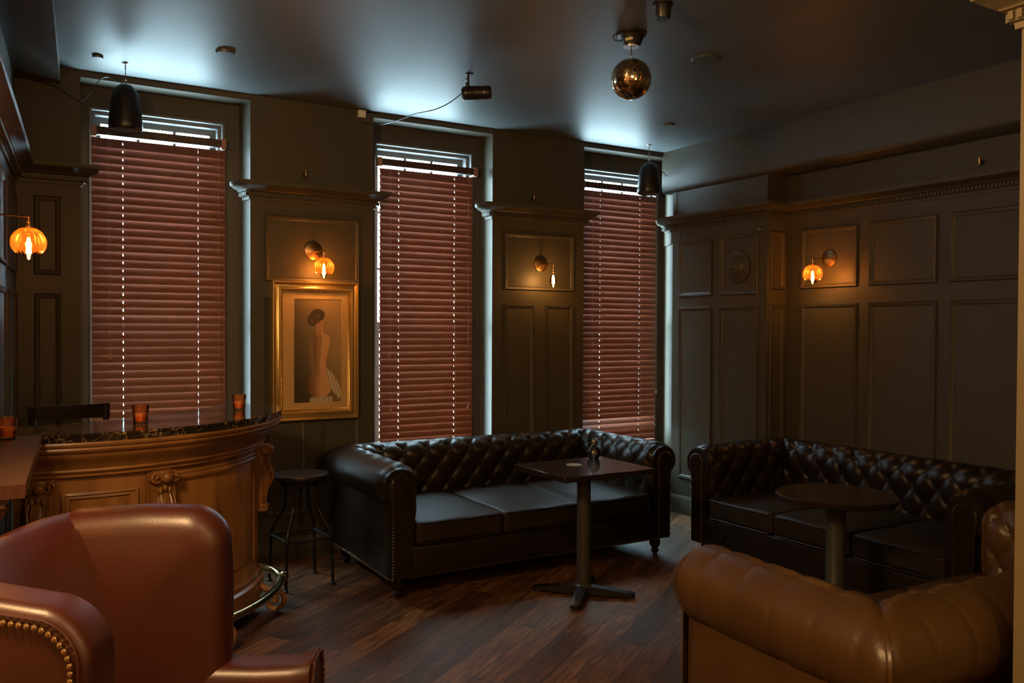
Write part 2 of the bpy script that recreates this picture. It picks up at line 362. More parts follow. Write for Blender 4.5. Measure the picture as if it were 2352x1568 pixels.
# pier of the opening beside the camera, with its crown
w = MB(); w.poly([(2.425, 1.315), (2.425, .75), (3.1, .75), (3.1, 1.315)], 0, CZ)
M_pier_lit = mat('pier_paint_lamplit', (.20, .16, .085), .45, bump=(12, .06, (1, 1, 1)))  # lighter and more golden than the walls: warm lamplight put into the colour
struct(w, 'wall_front', M_pier_lit)
crown('trim_16', [(2.425, .8), (2.425, 1.315), (3.1, 1.315)][::-1], M_pier_lit, dz=.012)

# windows: frame, sash with glazing bars, panes
M_sash = mat('painted_sash', (.10, .11, .11), .4)
for k, (a, b) in enumerate(WINS):
    fr = MB(); t = .022
    def ring(mb, x0, x1, z0, z1, t, y0, y1):
        mb.box((x0, y0, z0), (x0+t, y1, z1)); mb.box((x1-t, y0, z0), (x1, y1, z1)); mb.box((x0+t, y0, z0), (x1-t, y1, z0+t)); mb.box((x0+t, y0, z1-t), (x1-t, y1, z1))
    ring(fr, a, b, ZS, ZT, .014, 5.765, 5.96); ring(fr, a+.014, b-.014, ZS+.014, ZT-.014, .022, 5.81, 5.96)
    fo = struct(fr, 'window_%d' % (k+1), M_sash)
    zm = 1.56
    for y, z0, z1 in ((5.885, zm-.03, ZT-.036), (5.85, ZS+.036, zm+.03)):
        sa = MB(); x0, x1 = a+.036, b-.036
        ring(sa, x0, x1, z0, z1, .036, y, y+.035)
        for i in (1, 2): xx = x0+.036+(x1-x0-.072)*i/3; sa.box((xx-.009, y+.004, z0+.036), (xx+.009, y+.031, z1-.036))
        for i in (1, 2): zz = z0+.036+(z1-z0-.072)*i/3; sa.box((x0+.036, y+.006, zz-.009), (x1-.036, y+.029, zz+.009))
        so = sa.build('window_sash', M_sash, fo)
        MB().add([(x0+.03, y+.018, z0+.03), (x1-.03, y+.018, z0+.03), (x1-.03, y+.018, z1-.03), (x0+.03, y+.018, z1-.03)], [(0, 1, 2, 3)]).build('pane', M_pane, so)
    MB().box((a-.03, 5.735, ZS-.03), (b+.03, 5.80, ZS)).build('window_sill', M_wall, fo)
    portal(a, b, ZS, ZT, 5.99)

# ------------------------------------------------------------------ wooden blinds
def blind(x0, x1, cords, label, tassels, headext=(0, 0), lifted=()):
    yb = 5.712; zt, zb = 2.69, .585; pitch = .0485; wd = .062; tilt = math.radians(68); n = int((zt-zb)/pitch)
    t = thing('window_blind', label, 'blind', ((x0+x1)/2, yb, zb), group=None)
    W2 = (x1-x0)/2; cx = (x0+x1)/2
    sl = MB()
    rnd = random.Random(int(x0*1000))
    for i in range(n):
        zc = zt-.026-i*pitch - zb; tl = tilt+rnd.uniform(-.010, .010)
        if i in lifted: tl -= .28
        sag = rnd.uniform(-.0015, .0015)
        # slat cross-section: room edge low, window edge high, slight crown
        def P(x, s, up):
            y = s*math.cos(tl); z = s*math.sin(tl)
            ny, nz = -math.sin(tl), math.cos(tl); h = up+.0022*(1-(2*s/wd)**2)
            return (x, y+ny*h, zc+z+nz*h+sag)
        xs = [-W2]; hol = []
        for c_ in cords: xs += [c_-cx-.0021, c_-cx+.0021]
        xs.append(W2)
        def strip(xa, xb, s0, s1, m=4):
            top = [[P(x, s0+(s1-s0)*j/m, .0014) for j in range(m+1)] for x in (xa, xb)]
            bot = [[P(x, s1-(s1-s0)*j/m, -.0014) for j in range(m+1)] for x in (xa, xb)]
            rows = [top[q]+bot[q] for q in (0, 1)]; sl.grid(rows, closeu=True, smooth=False)
            k = len(rows[0]); sl.add(rows[0], [tuple(range(k))]); sl.add(rows[1], [tuple(range(k))])
        for q in range(0, len(xs), 2): strip(xs[q], xs[q+1], -wd/2, wd/2)
        for q in range(1, len(xs)-1, 2):
            strip(xs[q], xs[q+1], -wd/2, -.008, 2); strip(xs[q], xs[q+1], .008, wd/2, 2)
    sl.build('slats', M_slat, t)
    H = zt-zb
    MB().rbox((-W2+.02-headext[0], -.022, H+.018), (W2-.02+headext[1], .022, H+.068), .003, 1).build('headrail', M_valance, t)
    for sgn, e in ((-1, headext[0]), (1, headext[1])):
        xx = sgn*(W2-.012+e)
        MB().rbox((xx-.016, -.026, H+.010), (xx+.016, .026, H+.074), .003, 1).build('bracket', M_bracket, t)
    for c_ in cords:
        cm = MB(); x = c_-cx
        cm.tube([(x-.003, -.031, -.0), (x-.003, -.031, H+.02)], .0009, 5); cm.tube([(x+.004, .031, 0), (x+.004, .031, H+.02)], .0009, 5); cm.tube([(x, 0, -.0), (x, 0, H+.03)], .0011, 5)
        cm.build('ladder_cord', M_cord, t)
    for xx, zz in tassels:
        cm = MB(); x = xx-cx; cm.tube([(x, -.036, zz-zb+.03), (x, -.034, H+.03)], .0011, 5); co = cm.build('lift_cord', M_cord, t)
        MB().lathe([(.0005, .034), (.004, .032), (.0045, .020), (.009, .004), (.0085, 0), (.0005, 0)], 10, c=(x, -.036, zz-zb)).build('tassel', M_tassel, co)
    MB().rbox((-W2, -.026, -.014), (W2, .026, .006), .003, 1).build('bottom_rail', M_slat, t)
    return t
M_bracket = mat('blind_bracket', (.30, .17, .12), .35)
M_tassel = mat('wooden_tassel', (.45, .22, .13), .4)
blind(.432, 1.214, (.605, 1.045), 'wide reddish-brown wooden blind on the left window, behind the marble bar top', [(.52, 1.345), (.53, 1.345), (1.165, 1.0)])
blind(2.285, 3.036, (2.43, 2.88), 'reddish-brown wooden blind on the middle window, behind the left end of the sofa', [(2.345, 1.345), (2.36, .93), (2.985, .94)], (.015, .03))
blind(4.045, 4.842, (4.24, 4.66), 'reddish-brown wooden blind on the far right window, near the room corner', [(4.15, 1.40), (4.14, .94), (4.828, .99)], (0, .0), (39, 40))

# ------------------------------------------------------------------ chesterfield sofas
def tuft(u, v, a=.165, b=.22):
    s = u/a+v/b; t = u/a-v/b
    return (abs(math.sin(PI*s/1))*abs(math.sin(PI*t/1)))**.33
def sofa(label, loc, rz, Wd, D, H, M, nails=True, seams=False, ncush=3, amp=.029, res=.0125, zs=.44, rr=.12):
    t = thing('chesterfield_sofa', label, 'sofa', loc, rz); kend, kw = (88, 50) if seams else (70, 60)
    T = .155; xi = Wd/2-T; yi = D/2-T; yf = -D/2+.015; oc = T-.058; zc = H-rr
    prof = []   # (o, z, n_o, n_z, amp)
    nin = max(8, int((zc-.40)/res))
    for i in range(nin):
        z = .40+(zc-.40)*i/nin; prof.append((oc-rr+.012*(1-i/nin), z, -1, 0, amp*min(1, i/3)))
    th = 180.0; end = -52.0; steps = int(math.radians(th-end)*rr/res)
    for i in range(steps+1):
        a = math.radians(th+(end-th)*i/steps); k = max(0, min(1, (math.degrees(a)-kend)/kw)); k = k*k*(3-2*k)
        prof.append((oc+rr*math.cos(a), zc+rr*math.sin(a), math.cos(a), math.sin(a), amp*k))
    for z in (.56, .45, .30, .16, .125): prof.append((T, z, 1, 0, 0))
    prof.append((T-.02, .115, 0, -1, 0)); prof.append((.03, .115, 0, -1, 0))
    arc = [0]
    for i in range(1, len(prof)): arc.append(arc[-1]+math.hypot(prof[i][0]-prof[i-1][0], prof[i][1]-prof[i-1][1]))
    def surf(fn, n, L, front):
        rows = []
        for i in range(n+1):
            tt = i/n; row = []
            for (o, z, no, nz, am), v in zip(prof, arc):
                s, base, nv, sl = fn(tt, o)
                h = tuft(s, v) if am > 0 else 0
                edge = min(1, .25+tt*L/.05) if front else 1
                d = am*(h-.45)*edge
                if am == 0 or nz > 0: # ruched front lip and smooth roll
                    pass
                pinch = .012*math.exp(-((sl/.022)**2)) if (no > 0 or nz > .2) else 0
                d -= pinch
                if front and tt*L < .06: d -= (.036 if seams else .022)*(1-tt*L/.06)**2
                if front and not seams and tt*L < .055: d += .0018*math.sin(2*PI*v/.042)*(1-tt*L/.055)
                if seams and am < .3*amp and z > zc-.12:
                    ph = (s/.165) % 1.0; dd = min(ph, 1-ph)*.165; d -= .004*math.exp(-(dd/.006)**2)
                    d += .0015*math.sin(PI*ph)
                row.append((base[0]+nv[0]*no*d, base[1]+nv[1]*no*d, z+nz*d))
            rows.append(row)
        return rows
    La = D-T; na = int(La/res); Lb = 2*xi; nb = int((Lb+.2)/res)
    def left(sg):
        def fn(tt, o):
            ye = yi+o; y = yf+(ye-yf)*tt; return (y-yf, (sg*(xi+o), y), (sg, 0), ye-y)
        return fn
    def backf(tt, o):
        x = -(xi+o)+2*(xi+o)*tt; return (x, (x, yi+o), (0, 1), min(x+xi+o, xi+o-x))
    for sg in (-1, 1):
        mb = MB(); rows = surf(left(sg), na, La, True); mb.grid(rows)
        # ruched leather turning onto the arm front
        c2 = [(p[0], p[1]-.012, p[2]) for p in rows[0]]
        cx0 = sum(p[0] for p in rows[0])/len(rows[0])
        mb.grid([rows[0], c2]); mb.add(c2, [tuple(range(len(c2)))])
        ao = mb.build('arm', M, t)
        # narrow keyhole front panel
        xo = sg*(xi+oc); w1 = .052; w0 = .050; pts = []
        xa = sg*(xi+T-.012); xb = sg*(xi+.045)
        pts = [(xa, .13)]
        for i in range(15):
            a = -PI/2*0 + PI*i/14; r_ = .062
            pts.append((xo+sg*r_*math.cos(a-.0), zc+r_*math.sin(a)))
        pts.insert(1, (xa, zc-.12)); pts.append((xb, zc-.10)); pts.append((xb, .13))
        fp = MB(); fr_ = [(p[0], yf-.012, p[1]) for p in pts]; cxp = sum(p[0] for p in pts)/len(pts)
        r1 = [(p[0], yf-.020, p[1]) for p in pts]; r2 = [(p[0]+(cxp-p[0])*.12, yf-.026, p[1]+(.5-p[1])*.012) for p in pts]
        fp.grid([fr_, r1, r2], closeu=True); fp.add(r2, [tuple(range(len(r2)))]); fp.build('arm_front', M, ao)
        if nails:
            nm = MB(); path = [Vector((p[0], yf-.022, p[1])) for p in pts]; sp = .0185
            acc = 0
            for p, q in zip(path[:-1], path[1:]):
                L = (q-p).length; s_ = sp-acc if acc > 0 else 0
                while s_ < L: nm.ball(tuple(p+(q-p)*(s_/L)), .0046, 6); s_ += sp
                acc = (L-(s_-sp))
            nm.build('nailhead_trim', M_nail, ao); nm = MB()
            y = yf+.01
            while y < D/2-.02: nm.ball((sg*(Wd/2+.002), y, .132), .0046, 6); y += sp
            nm.build('nailhead_trim', M_nail, ao)
    mb = MB(); rows = surf(backf, nb, Lb, False); mb.grid(rows); bo = mb.build('backrest', M, t)
    # buttons at the tuft points
    BT = []; a_, b_ = .165, .22
    for i in range(-14, 15):
        for j in range(0, 12):
            if (i+j) % 2: continue
            s_ = i*a_/2; v_ = j*b_/2
            k = next((q for q in range(len(arc)) if arc[q] >= v_), None)
            if k is None: continue
            o, z, no, nz, am = prof[k]
            if am < .5*amp or abs(s_) > xi-.02: continue
            d = -.45*am+.003; BT.append((s_, yi+o+no*d, z+nz*d))
    b0 = MB().ball((0, 0, 0), .010, 10).build('tufting_button', M, bo, loc=BT[0])
    for p in BT[1:]:
        q = b0.copy(); COL.objects.link(q); q.parent = bo; q.location = p
    # cushions
    cw = 2*xi/ncush
    for i in range(ncush):
        x0 = -xi+cw*i; 
        def puff(c, cc, d):
            fx = 1-(2*(c.x-cc[0])/d[0])**2; fy = 1-(2*(c.y-cc[1])/d[1])**2
            z = c.z+(.018*max(fx, 0)*max(fy, 0) if c.z > cc[2] else 0)
            z += .004*math.sin(c.x*23+i)*math.sin(c.y*17) if c.z > cc[2] else 0
            return Vector((c.x, c.y-(.010*max(fx, 0) if c.y < cc[1] else 0), z))
        cu = MB().rbox((x0+.003, -D/2+.0, .305), (x0+cw-.003, yi+.015, zs), .028, 4, puff=puff, sub=7)
        co = cu.build('seat_cushion', M_seat if nails else M, t)
        pi_ = MB()
        for zz in (.313, zs-.010): pi_.tube([(x0+.025, -D/2-.002, zz), (x0+cw/2, -D/2-.010, zz), (x0+cw-.025, -D/2-.002, zz)], .0045, 6)
        pi_.build('piping', M, co)
    fr = MB(); fr.rbox((-xi-.05, -D/2+.01, .118), (xi+.05, yi, .305), .018, 3); fo = fr.build('seat_rail', M, t)
    if nails:
        nm = MB(); x = -Wd/2+.01
        while x < Wd/2: nm.ball((x, -D/2+.008, .132), .0046, 6); x += .0185
        nm.build('nailhead_trim', M_nail, fo)
        for i in range(9):
            q = b0.copy(); COL.objects.link(q); q.parent = fo; q.location = (-xi+.12+(2*xi-.24)*i/8, -D/2+.009, .215 if i % 2 else .205)
    for sx in (-1, 1):
        for sy in (-1, 1):
            MB().lathe([(.012, 0), (.018, .004), (.016, .016), (.026, .026), (.028, .036), (.018, .046), (.024, .052), (.036, .072), (.038, .098), (.030, .118), (.001, .118)], 16,
                       c=(sx*(Wd/2-.075), sy*(D/2-.075), 0)).build('leg', M_darkwood, t)
    return t
s1 = sofa('dark brown tufted leather sofa under the middle and right windows, behind the square table', (2.855, 4.40+.50, 0), 0, 2.05, 1.0, .775, M_dkleather)
s2 = sofa('dark brown tufted leather sofa along the right wall, behind the round table', (3.95+.43, 3.29, 0), -PI/2, 1.96, .88, .775, M_dkleather)
s3 = sofa('tan leather sofa in the right foreground, seen from behind its rolled back', (3.03, 1.845, 0), PI-math.radians(3), 1.9, .87, .77, M_tan, nails=False, seams=True, amp=.030, rr=.135, res=.010)

# ------------------------------------------------------------------ oxblood wing armchair (its frame: x to the camera's right, y away from the camera)
arm = thing('leather_armchair', 'deep red leather club armchair with nailhead trim in the left foreground', 'armchair', (0, 0, 0), -YAW)
def slab(outline, d0, d1, r, plane='xz', bulge=0.0, seg=5, cen=None, res=.03):
    """closed outline in (a, z); thickness from d0 to d1 with rolled edges of radius r"""
    pts = [Vector(p) for p in outline]; dense = []
    for p, q in zip(pts, pts[1:]+pts[:1]):
        k = max(1, int((q-p).length/res)); dense += [p+(q-p)*i/k for i in range(k)]
    P = dense; n = len(P)
    area = sum(P[i].x*P[(i+1) % n].y-P[(i+1) % n].x*P[i].y for i in range(n))
    sgn = 1 if area > 0 else -1
    N = []
    for i in range(n):
        e = (P[(i+1) % n]-P[i-1]).normalized(); N.append(Vector((e.y, -e.x))*sgn)
    c = sum(P, Vector((0, 0)))/n
    if cen: c = Vector(cen)
    rows = []
    def ringat(ins, d, sc=1.0):
        return [(p-nn*ins) if sc == 1 else c+((p-nn*ins)-c)*sc for p, nn in zip(P, N)], d
    lev = []
    for k in range(4): lev.append((r, d0, 1-.3*(3-k)-.05*0 if k < 3 else 1.0))
    lev = [(r, d0-bulge, .02), (r, d0-bulge*.95, .35), (r, d0-bulge*.6, .7), (r, d0-bulge*.25, .88)]
    for k in range(seg+1):
        a = PI/2*k/seg; lev.append((r*(1-math.sin(a)), d0+r*(1-math.cos(a)), 1.0))
    for k in range(seg+1):
        a = PI/2*k/seg; lev.append((r*(1-math.cos(a)), d1-r*(1-math.sin(a)), 1.0))
    lev += [(r, d1+bulge*.25, .88), (r, d1+bulge*.6, .7), (r, d1+bulge*.95, .35), (r, d1+bulge, .02)]
    mb = MB()
    for ins, d, sc in lev:
        pp, _ = ringat(ins, d, sc)
        rows.append([(p.x, d, p.y) if plane == 'xz' else (d, p.x, p.y) for p in pp])
    mb.grid(rows, closeu=True); k = len(rows[0])
    for e_ in (0, -1): mb.add(rows[e_], [tuple(range(k))], True)
    return mb, rows
def arcpts(cx, cz, r, a0, a1, n=7): return [(cx+r*math.cos(math.radians(a0+(a1-a0)*i/n)), cz+r*math.sin(math.radians(a0+(a1-a0)*i/n))) for i in range(n+1)]
# wings (outline: x, z)
zt = 1.03
wing = [(-1.30, .36), (-1.30, zt-.05)]+arcpts(-1.25, zt-.06, .05, 180, 95, 4)+[(-1.05, zt+.004)]+arcpts(-.935, zt-.115, .118, 88, 4, 8)+[(-.812, .80), (-.815, .36)]
mb, _ = slab(wing, 2.375, 2.535, .075, bulge=.022); wf = mb.build('wing', M_oxblood, arm)
wing2 = [(-1.44, .40), (-1.44, .96), (-1.39, 1.01), (-1.16, .978)]+arcpts(-1.030, .815, .142, 72, 6, 8)+[(-.890, .74), (-.888, .40)]
mb, _ = slab(wing2, 1.775, 1.915, .032, bulge=.004); wn = mb.build('wing', M_oxblood, arm)
# nailhead trim and welt on the outside of the near wing
inn = [(-1.40, .55), (-1.40, .95), (-1.36, .970), (-1.16, .941)]+arcpts(-1.030, .815, .106, 72, 6, 7)+[(-.926, .74), (-.924, .45)]
nm = MB(); acc = 0; pth = [Vector((x, 1.768, z)) for x, z in inn]; sp = .0165
wl = MB().tube([(p.x+.013, 1.774, p.z+.013) for p in pth[1:]], .0045, 6); wl.build('welt', M_oxblood, wn)
s_ = 0
for p, q in zip(pth[:-1], pth[1:]):
    L = (q-p).length; u = acc
    while u < L: nm.ball(tuple(p+(q-p)*(u/L)), .0078, 8); u += sp
    acc = u-L
nm.build('nailhead_trim', M_nail, wn)
def smooth0(a, b, x): t_ = max(0, min(1, (x-a)/(b-a))); return t_*t_*(3-2*t_)
# curved back between the wings (sweep in plan, bulging outwards)
rows = []
prof_b = [(-.30, .30), (-.285, .45), (-.235, .60), (-.165, .75), (-.100, .87), (-.062, .95), (-.030, 1.000), (.01, 1.024), (.04, 1.022), (.065, .995), (.075, .95), (.075, .80), (.06, .30)]
for i in range(25):
    tt = i/24; y = 1.80+.715*tt; bow = .075*math.sin(PI*(tt*.86+.10)) ; top = -.050*(1-tt)-.014*smooth0(.75, 1, tt)
    rows.append([(-1.225-bow-x+ -.0, y, z+(top if z > .9 else 0)) for x, z in prof_b])
mb = MB().grid(rows); mb.add(rows[0], [tuple(range(len(prof_b)))]); mb.add(rows[-1], [tuple(range(len(prof_b)))]); mb.build('backrest', M_oxblood, arm)
# inner back cushion seen in shadow between the wings
pb = [(-.00, .42), (.05, .45), (.075, .60), (.070, .80), (.055, .92), (.02, .995), (-.04, 1.025)]
# arms with a flared front end
def armpad(y0, y1, nm_):
    rows = []
    cy = (y0+y1)/2; hw = (y1-y0)/2
    xs = [-1.28, -1.1, -.95, -.82, -.72, -.63, -.585, -.570, -.565]
    for i, x in enumerate(xs):
        k = i/(len(xs)-1); zt_ = .592-.012*math.sin(PI*k)+.022*max(0, k-.55)/.45; e = .010 if i == len(xs)-1 else 0
        row = []
        for j in range(21):
            a = PI*j/20; cx_ = math.cos(a); sx_ = math.sin(a)
            row.append((x, cy+(hw-e)*math.copysign(abs(cx_)**.55, cx_), zt_-.10-e+(.10)*abs(sx_)**.55))
        row = [(x, cy+hw-e, .10)]+row+[(x, cy-hw+e, .10)]
        rows.append(row)
    mb = MB().grid(rows, closeu=True); mb.add(rows[-1], [tuple(range(len(rows[-1])))]); mb.add(rows[0], [tuple(range(len(rows[0])))])
    ao = mb.build('arm', M_oxblood, arm)
    n2 = MB()
    for z in [.12+.0165*i for i in range(27)]:
        for yy in (y0+.014, y1-.014): n2.ball((-.560, yy, z), .0055, 6)
    n2.build('nailhead_trim', M_nail, ao)
    MB().tube([(-.563, y1-.004, .12), (-.563, y1-.004, .52), (-.561, y1-.03, .592), (-.561, cy, .60), (-.561, y0+.03, .592), (-.563, y0+.004, .52), (-.563, y0+.004, .12)], .005, 6).build('welt', M_oxblood, ao)
armpad(2.375, 2.535, 0); armpad(1.775, 1.935, 0)
MB().rbox((-1.20, 1.935, .28), (-.60, 2.375, .455), .04, 4).build('seat_cushion', M_oxblood, arm)
MB().rbox((-1.25, 1.80, .10), (-.60, 2.51, .30), .02, 3).build('seat_rail', M_oxblood, arm)
for x in (-1.24, -.63):
    for y in (1.85, 2.46): MB().lathe([(.018, 0), (.022, .05), (.026, .10), (.001, .101)], 12, c=(x, y, 0)).build('leg', M_darkwood, arm)

# ------------------------------------------------------------------ curved walnut bar with marble top
BC = (.289, 5.015); BZ = 1.10
bar = thing('curved_bar_counter', 'curved carved walnut bar counter with a dark veined marble top at left', 'bar counter', (BC[0], BC[1], 0))
def barc(R, a0, a1, n=40): return [(R*math.cos(math.radians(a0+(a1-a0)*i/n)), R*math.sin(math.radians(a0+(a1-a0)*i/n))) for i in range(n+1)]
A0, A1 = -107.5, -16
top_in = [(1.015, -.07), (.905, .02), (.79, .075), (.655, -.12), (.34, -.385), (.10, -.53), (-.1, -.63), (-.31, -.70)]
mt = MB(); outl = barc(1.07, A0, A1)+top_in
mt.poly(outl, BZ-.012, BZ); mt.poly([(x*.995, y*.995) for x, y in outl], BZ-.036, BZ-.012)
mt.build('marble_top', M_marble, bar)
# moulded cornice swept along the arc
cor = [(.60, 1.064), (1.062, 1.064), (1.066, 1.054), (1.062, 1.044), (1.052, 1.040), (1.056, 1.030), (1.050, 1.018), (1.036, 1.012), (1.036, 1.004), (1.024, .990), (1.004, .972), (.980, .950), (.972, .936), (.974, .928), (.968, .920), (.958, .914), (.958, .904), (.945, .898), (.60, .898)]
rows = []
for i in range(61):
    a = math.radians(A0+(A1-A0)*i/60); rows.append([(R*math.cos(a), R*math.sin(a), z) for R, z in cor])
mb = MB().grid(rows, closeu=True, smooth=True); mb.add(rows[0], [tuple(range(len(cor)))]); mb.add(rows[-1], [tuple(range(len(cor)))]); mb.build('cornice', M_barwood, bar)
body = [(.60, .90), (.925, .90), (.925, .30), (.932, .29), (.936, .24), (.950, .225), (.950, .20), (.965, .19), (.965, .10), (.60, .10)]
rows = []
for i in range(61):
    a = math.radians(A0+(A1-2.0-A0)*i/60); rows.append([(R*math.cos(a), R*math.sin(a), z) for R, z in body])
mb = MB().grid(rows, closeu=True, smooth=True); mb.add(rows[0], [tuple(range(len(body)))]); mb.add(rows[-1], [tuple(range(len(body)))]); cab = mb.build('cabinet_body', M_barwood, bar)
def curved_panel(a0, a1, z0, z1, split=None):
    fr = MB(); prf = [(0, .0), (0, .018), (.010, .022), (.016, .012), (.026, .014), (.034, .004), (.036, 0)]
    def pt(a, z, h): r = .925+h; a = math.radians(a); return (r*math.cos(a), r*math.sin(a), z)
    k = 12
    rows = []
    for t_, h in prf:
        da = math.degrees(t_/.93)
        ring_ = [pt(a0+da+(a1-a0-2*da)*i/k, z0+t_, h) for i in range(k+1)]+[pt(a1-da-(a1-a0-2*da)*i/k, z1-t_, h) for i in range(k+1)]
        rows.append(ring_)
    fr.grid(rows, closeu=True, smooth=False); po = fr.build('panel_moulding', M_barwood, bar)
    fi = MB(); rows = [[pt(a0+2+(a1-a0-4)*i/k, z, .003) for i in range(k+1)] for z in (z0+.03, z1-.03)]; fi.grid(rows); fi.build('veneer_panel', M_barpanel, po)
curved_panel(-96, -77.5, .34, .832)
def fluted_post(a0, a1, z0, z1):
    mb = MB(); k = 3
    for i in range(k):
        a = math.radians(a0+(a1-a0)*(i+.5)/k); x, y = .929*math.cos(a), .929*math.sin(a)
        MB().tube([(x, y, z0), (x, y, z1)], .007, 8).build('reed', M_barwood, bar)
fluted_post(-27, -22.5, .30, .86)
# smooth curved panel between the corbels
mbp = MB(); rows = [[((.9285)*math.cos(math.radians(a)), (.9285)*math.sin(math.radians(a)), z) for a in [-66+37*i/20 for i in range(21)]] for z in (.31, .86)]; mbp.grid(rows)
mbp.build('veneer_panel', M_barpanel, bar)
rows = []
for R, z in [(.93, .835), (.945, .840), (.948, .852), (.938, .860), (.942, .872), (.93, .885)]:
    rows.append([(R*math.cos(math.radians(a)), R*math.sin(math.radians(a)), z) for a in [-67+40*i/20 for i in range(21)]])
MB().grid(rows).build('panel_moulding', M_barwood, bar)
# carved acanthus corbels
def spiral(mb, M, cx, cz, r0, turns, y, rad, dirn=1, a0=0):
    pts = []; rr_ = []
    n = int(26*turns)
    for i in range(n+1):
        k = i/n; r = r0*(1-k)**.85+.003; a = a0+dirn*2*PI*turns*k; pts.append((cx+r*math.cos(a), y, cz+r*math.sin(a))); rr_.append(rad*(1-.5*k))
    mb.tube(pts, rr_, 7, M=M)
def corbel(ang, z1=.900, name='carved_corbel'):
    a = math.radians(ang); R = .928
    # local: x = sideways (tangent), y = outwards, z up
    M = Matrix(((-math.sin(a), math.cos(a), 0, R*math.cos(a)), (math.cos(a), math.sin(a), 0, R*math.sin(a)), (0, 0, 1, 0), (0, 0, 0, 1)))
    mb = MB(); w = .042
    # S-shaped body seen from the side: outline (out, z)
    side = [(0, z1), (.075, z1), (.080, z1-.02), (.068, z1-.045), (.055, z1-.06), (.048, z1-.085), (.060, z1-.11), (.082, z1-.14), (.088, z1-.17), (.080, z1-.21), (.062, z1-.25), (.046, z1-.285), (.040, z1-.31), (.050, z1-.325), (.048, z1-.35), (.030, z1-.365), (0, z1-.365)]
    nL = len(side); rows = []
    for x in (-w, -w*.96, -w*.8, -w*.4, 0, w*.4, w*.8, w*.96, w):
        k = 1-.28*abs(x/w)**3; rows.append([(x, o*k, z) for o, z in side])
    mb.grid(rows, closeu=True, M=M); mb.add(rows[0], [tuple(range(nL))], M=M); mb.add(rows[-1], [tuple(range(nL))], M=M)
    # front volutes, rolled scroll at the top and lower scroll
    mb.ball((.006, .066, z1-.032), .027, 16, M=M)
    for sg in (-1, 1):
        pts = []; rad = []
        for i in range(31):
            k = i/30; r = .024*(1-k)**.9+.002; aa = PI/2-sg*2*PI*1.5*k; pts.append((sg*.040+r*math.cos(aa), .064+.012*k, z1-.032+r*math.sin(aa))); rad.append(.0068*(1-.45*k))
        mb.tube(pts, rad, 8, M=M)
        mb.tube([(sg*.040, .03, z1-.032), (sg*.040, .062, z1-.032)], .024, 16, M=M)
    mb.tube([(-w*.8, .040, z1-.342), (w*.8, .040, z1-.342)], .019, 14, M=M)
    Mx = M
    def sc(sg):
        # scrollwork on each cheek (in the out-z plane)
        for (cy, cz, r0, tn, dr, st) in ((.060, z1-.030, .024, 1.6, 1, 0), (.040, z1-.342, .018, 1.5, -1, 0), (.038, z1-.19, .034, 1.4, 1, 1.2)):
            pts = []; rad = []
            n = 30
            for i in range(n+1):
                k = i/n; r = r0*(1-k)**.9+.002; aa = st+dr*2*PI*tn*k; pts.append((sg*(w+.002), cy+r*math.cos(aa), cz+r*math.sin(aa))); rad.append(.0055*(1-.5*k))
            mb.tube(pts, rad, 6, M=M)
        for q in range(4):
            o0 = .018+.012*q
            pts = [(sg*(w+.001), o0+.016*math.sin(2.6*k_/10+q*.3), z1-.07-.024*k_) for k_ in range(11)]
            mb.tube(pts, [.002+.004*math.sin(PI*k_/10) for k_ in range(11)], 6, M=M)
    sc(-1); sc(1)
    # leaf ribs and drop bulge on the front
    for x in (-.030, -.018, .018, .030):
        pts = []
        for k_ in range(14):
            z = z1-.075-.018*k_; o = .05+.036*math.exp(-((z-(z1-.17))/.06)**2); pts.append((x*(1+.25*math.sin(k_*.5)), o+.002, z))
        mb.tube(pts, [.002+.0045*math.sin(PI*k_/13) for k_ in range(14)], 6, M=M)
    mb.ball((0, .066, z1-.185), .022, 14, M=M, sz=2.6)
    for sx in (-1, 0, 1): mb.ball((sx*.022, .062, z1-.090+(.010 if sx == 0 else 0)), .011, 10, M=M, sz=1.5)
    mb.build(name, M_barwood, bar)
for ang in (-17.5, -71.5, -101): corbel(ang)
for ang, wdt in ((-20, 2.2), (-71.5, 3.6), (-101, 3.4)):
    rows = [[(R*math.cos(math.radians(a)), R*math.sin(math.radians(a)), z) for R in (.92, .938)] for z in (.3, .9) for a in (0,)] if False else None
    pl = MB(); aa = [ang-wdt+2*wdt*i/6 for i in range(7)]
    prf = [(.92, .30), (.937, .30), (.937, .90), (.92, .90)]
    rows = [[(R*math.cos(math.radians(a)), R*math.sin(math.radians(a)), z) for R, z in prf] for a in aa]
    pl.grid(rows, closeu=True, smooth=False); pl.add(rows[0], [(0, 1, 2, 3)]); pl.add(rows[-1], [(0, 1, 2, 3)]); pl.build('pilaster_strip', M_barwood, bar)
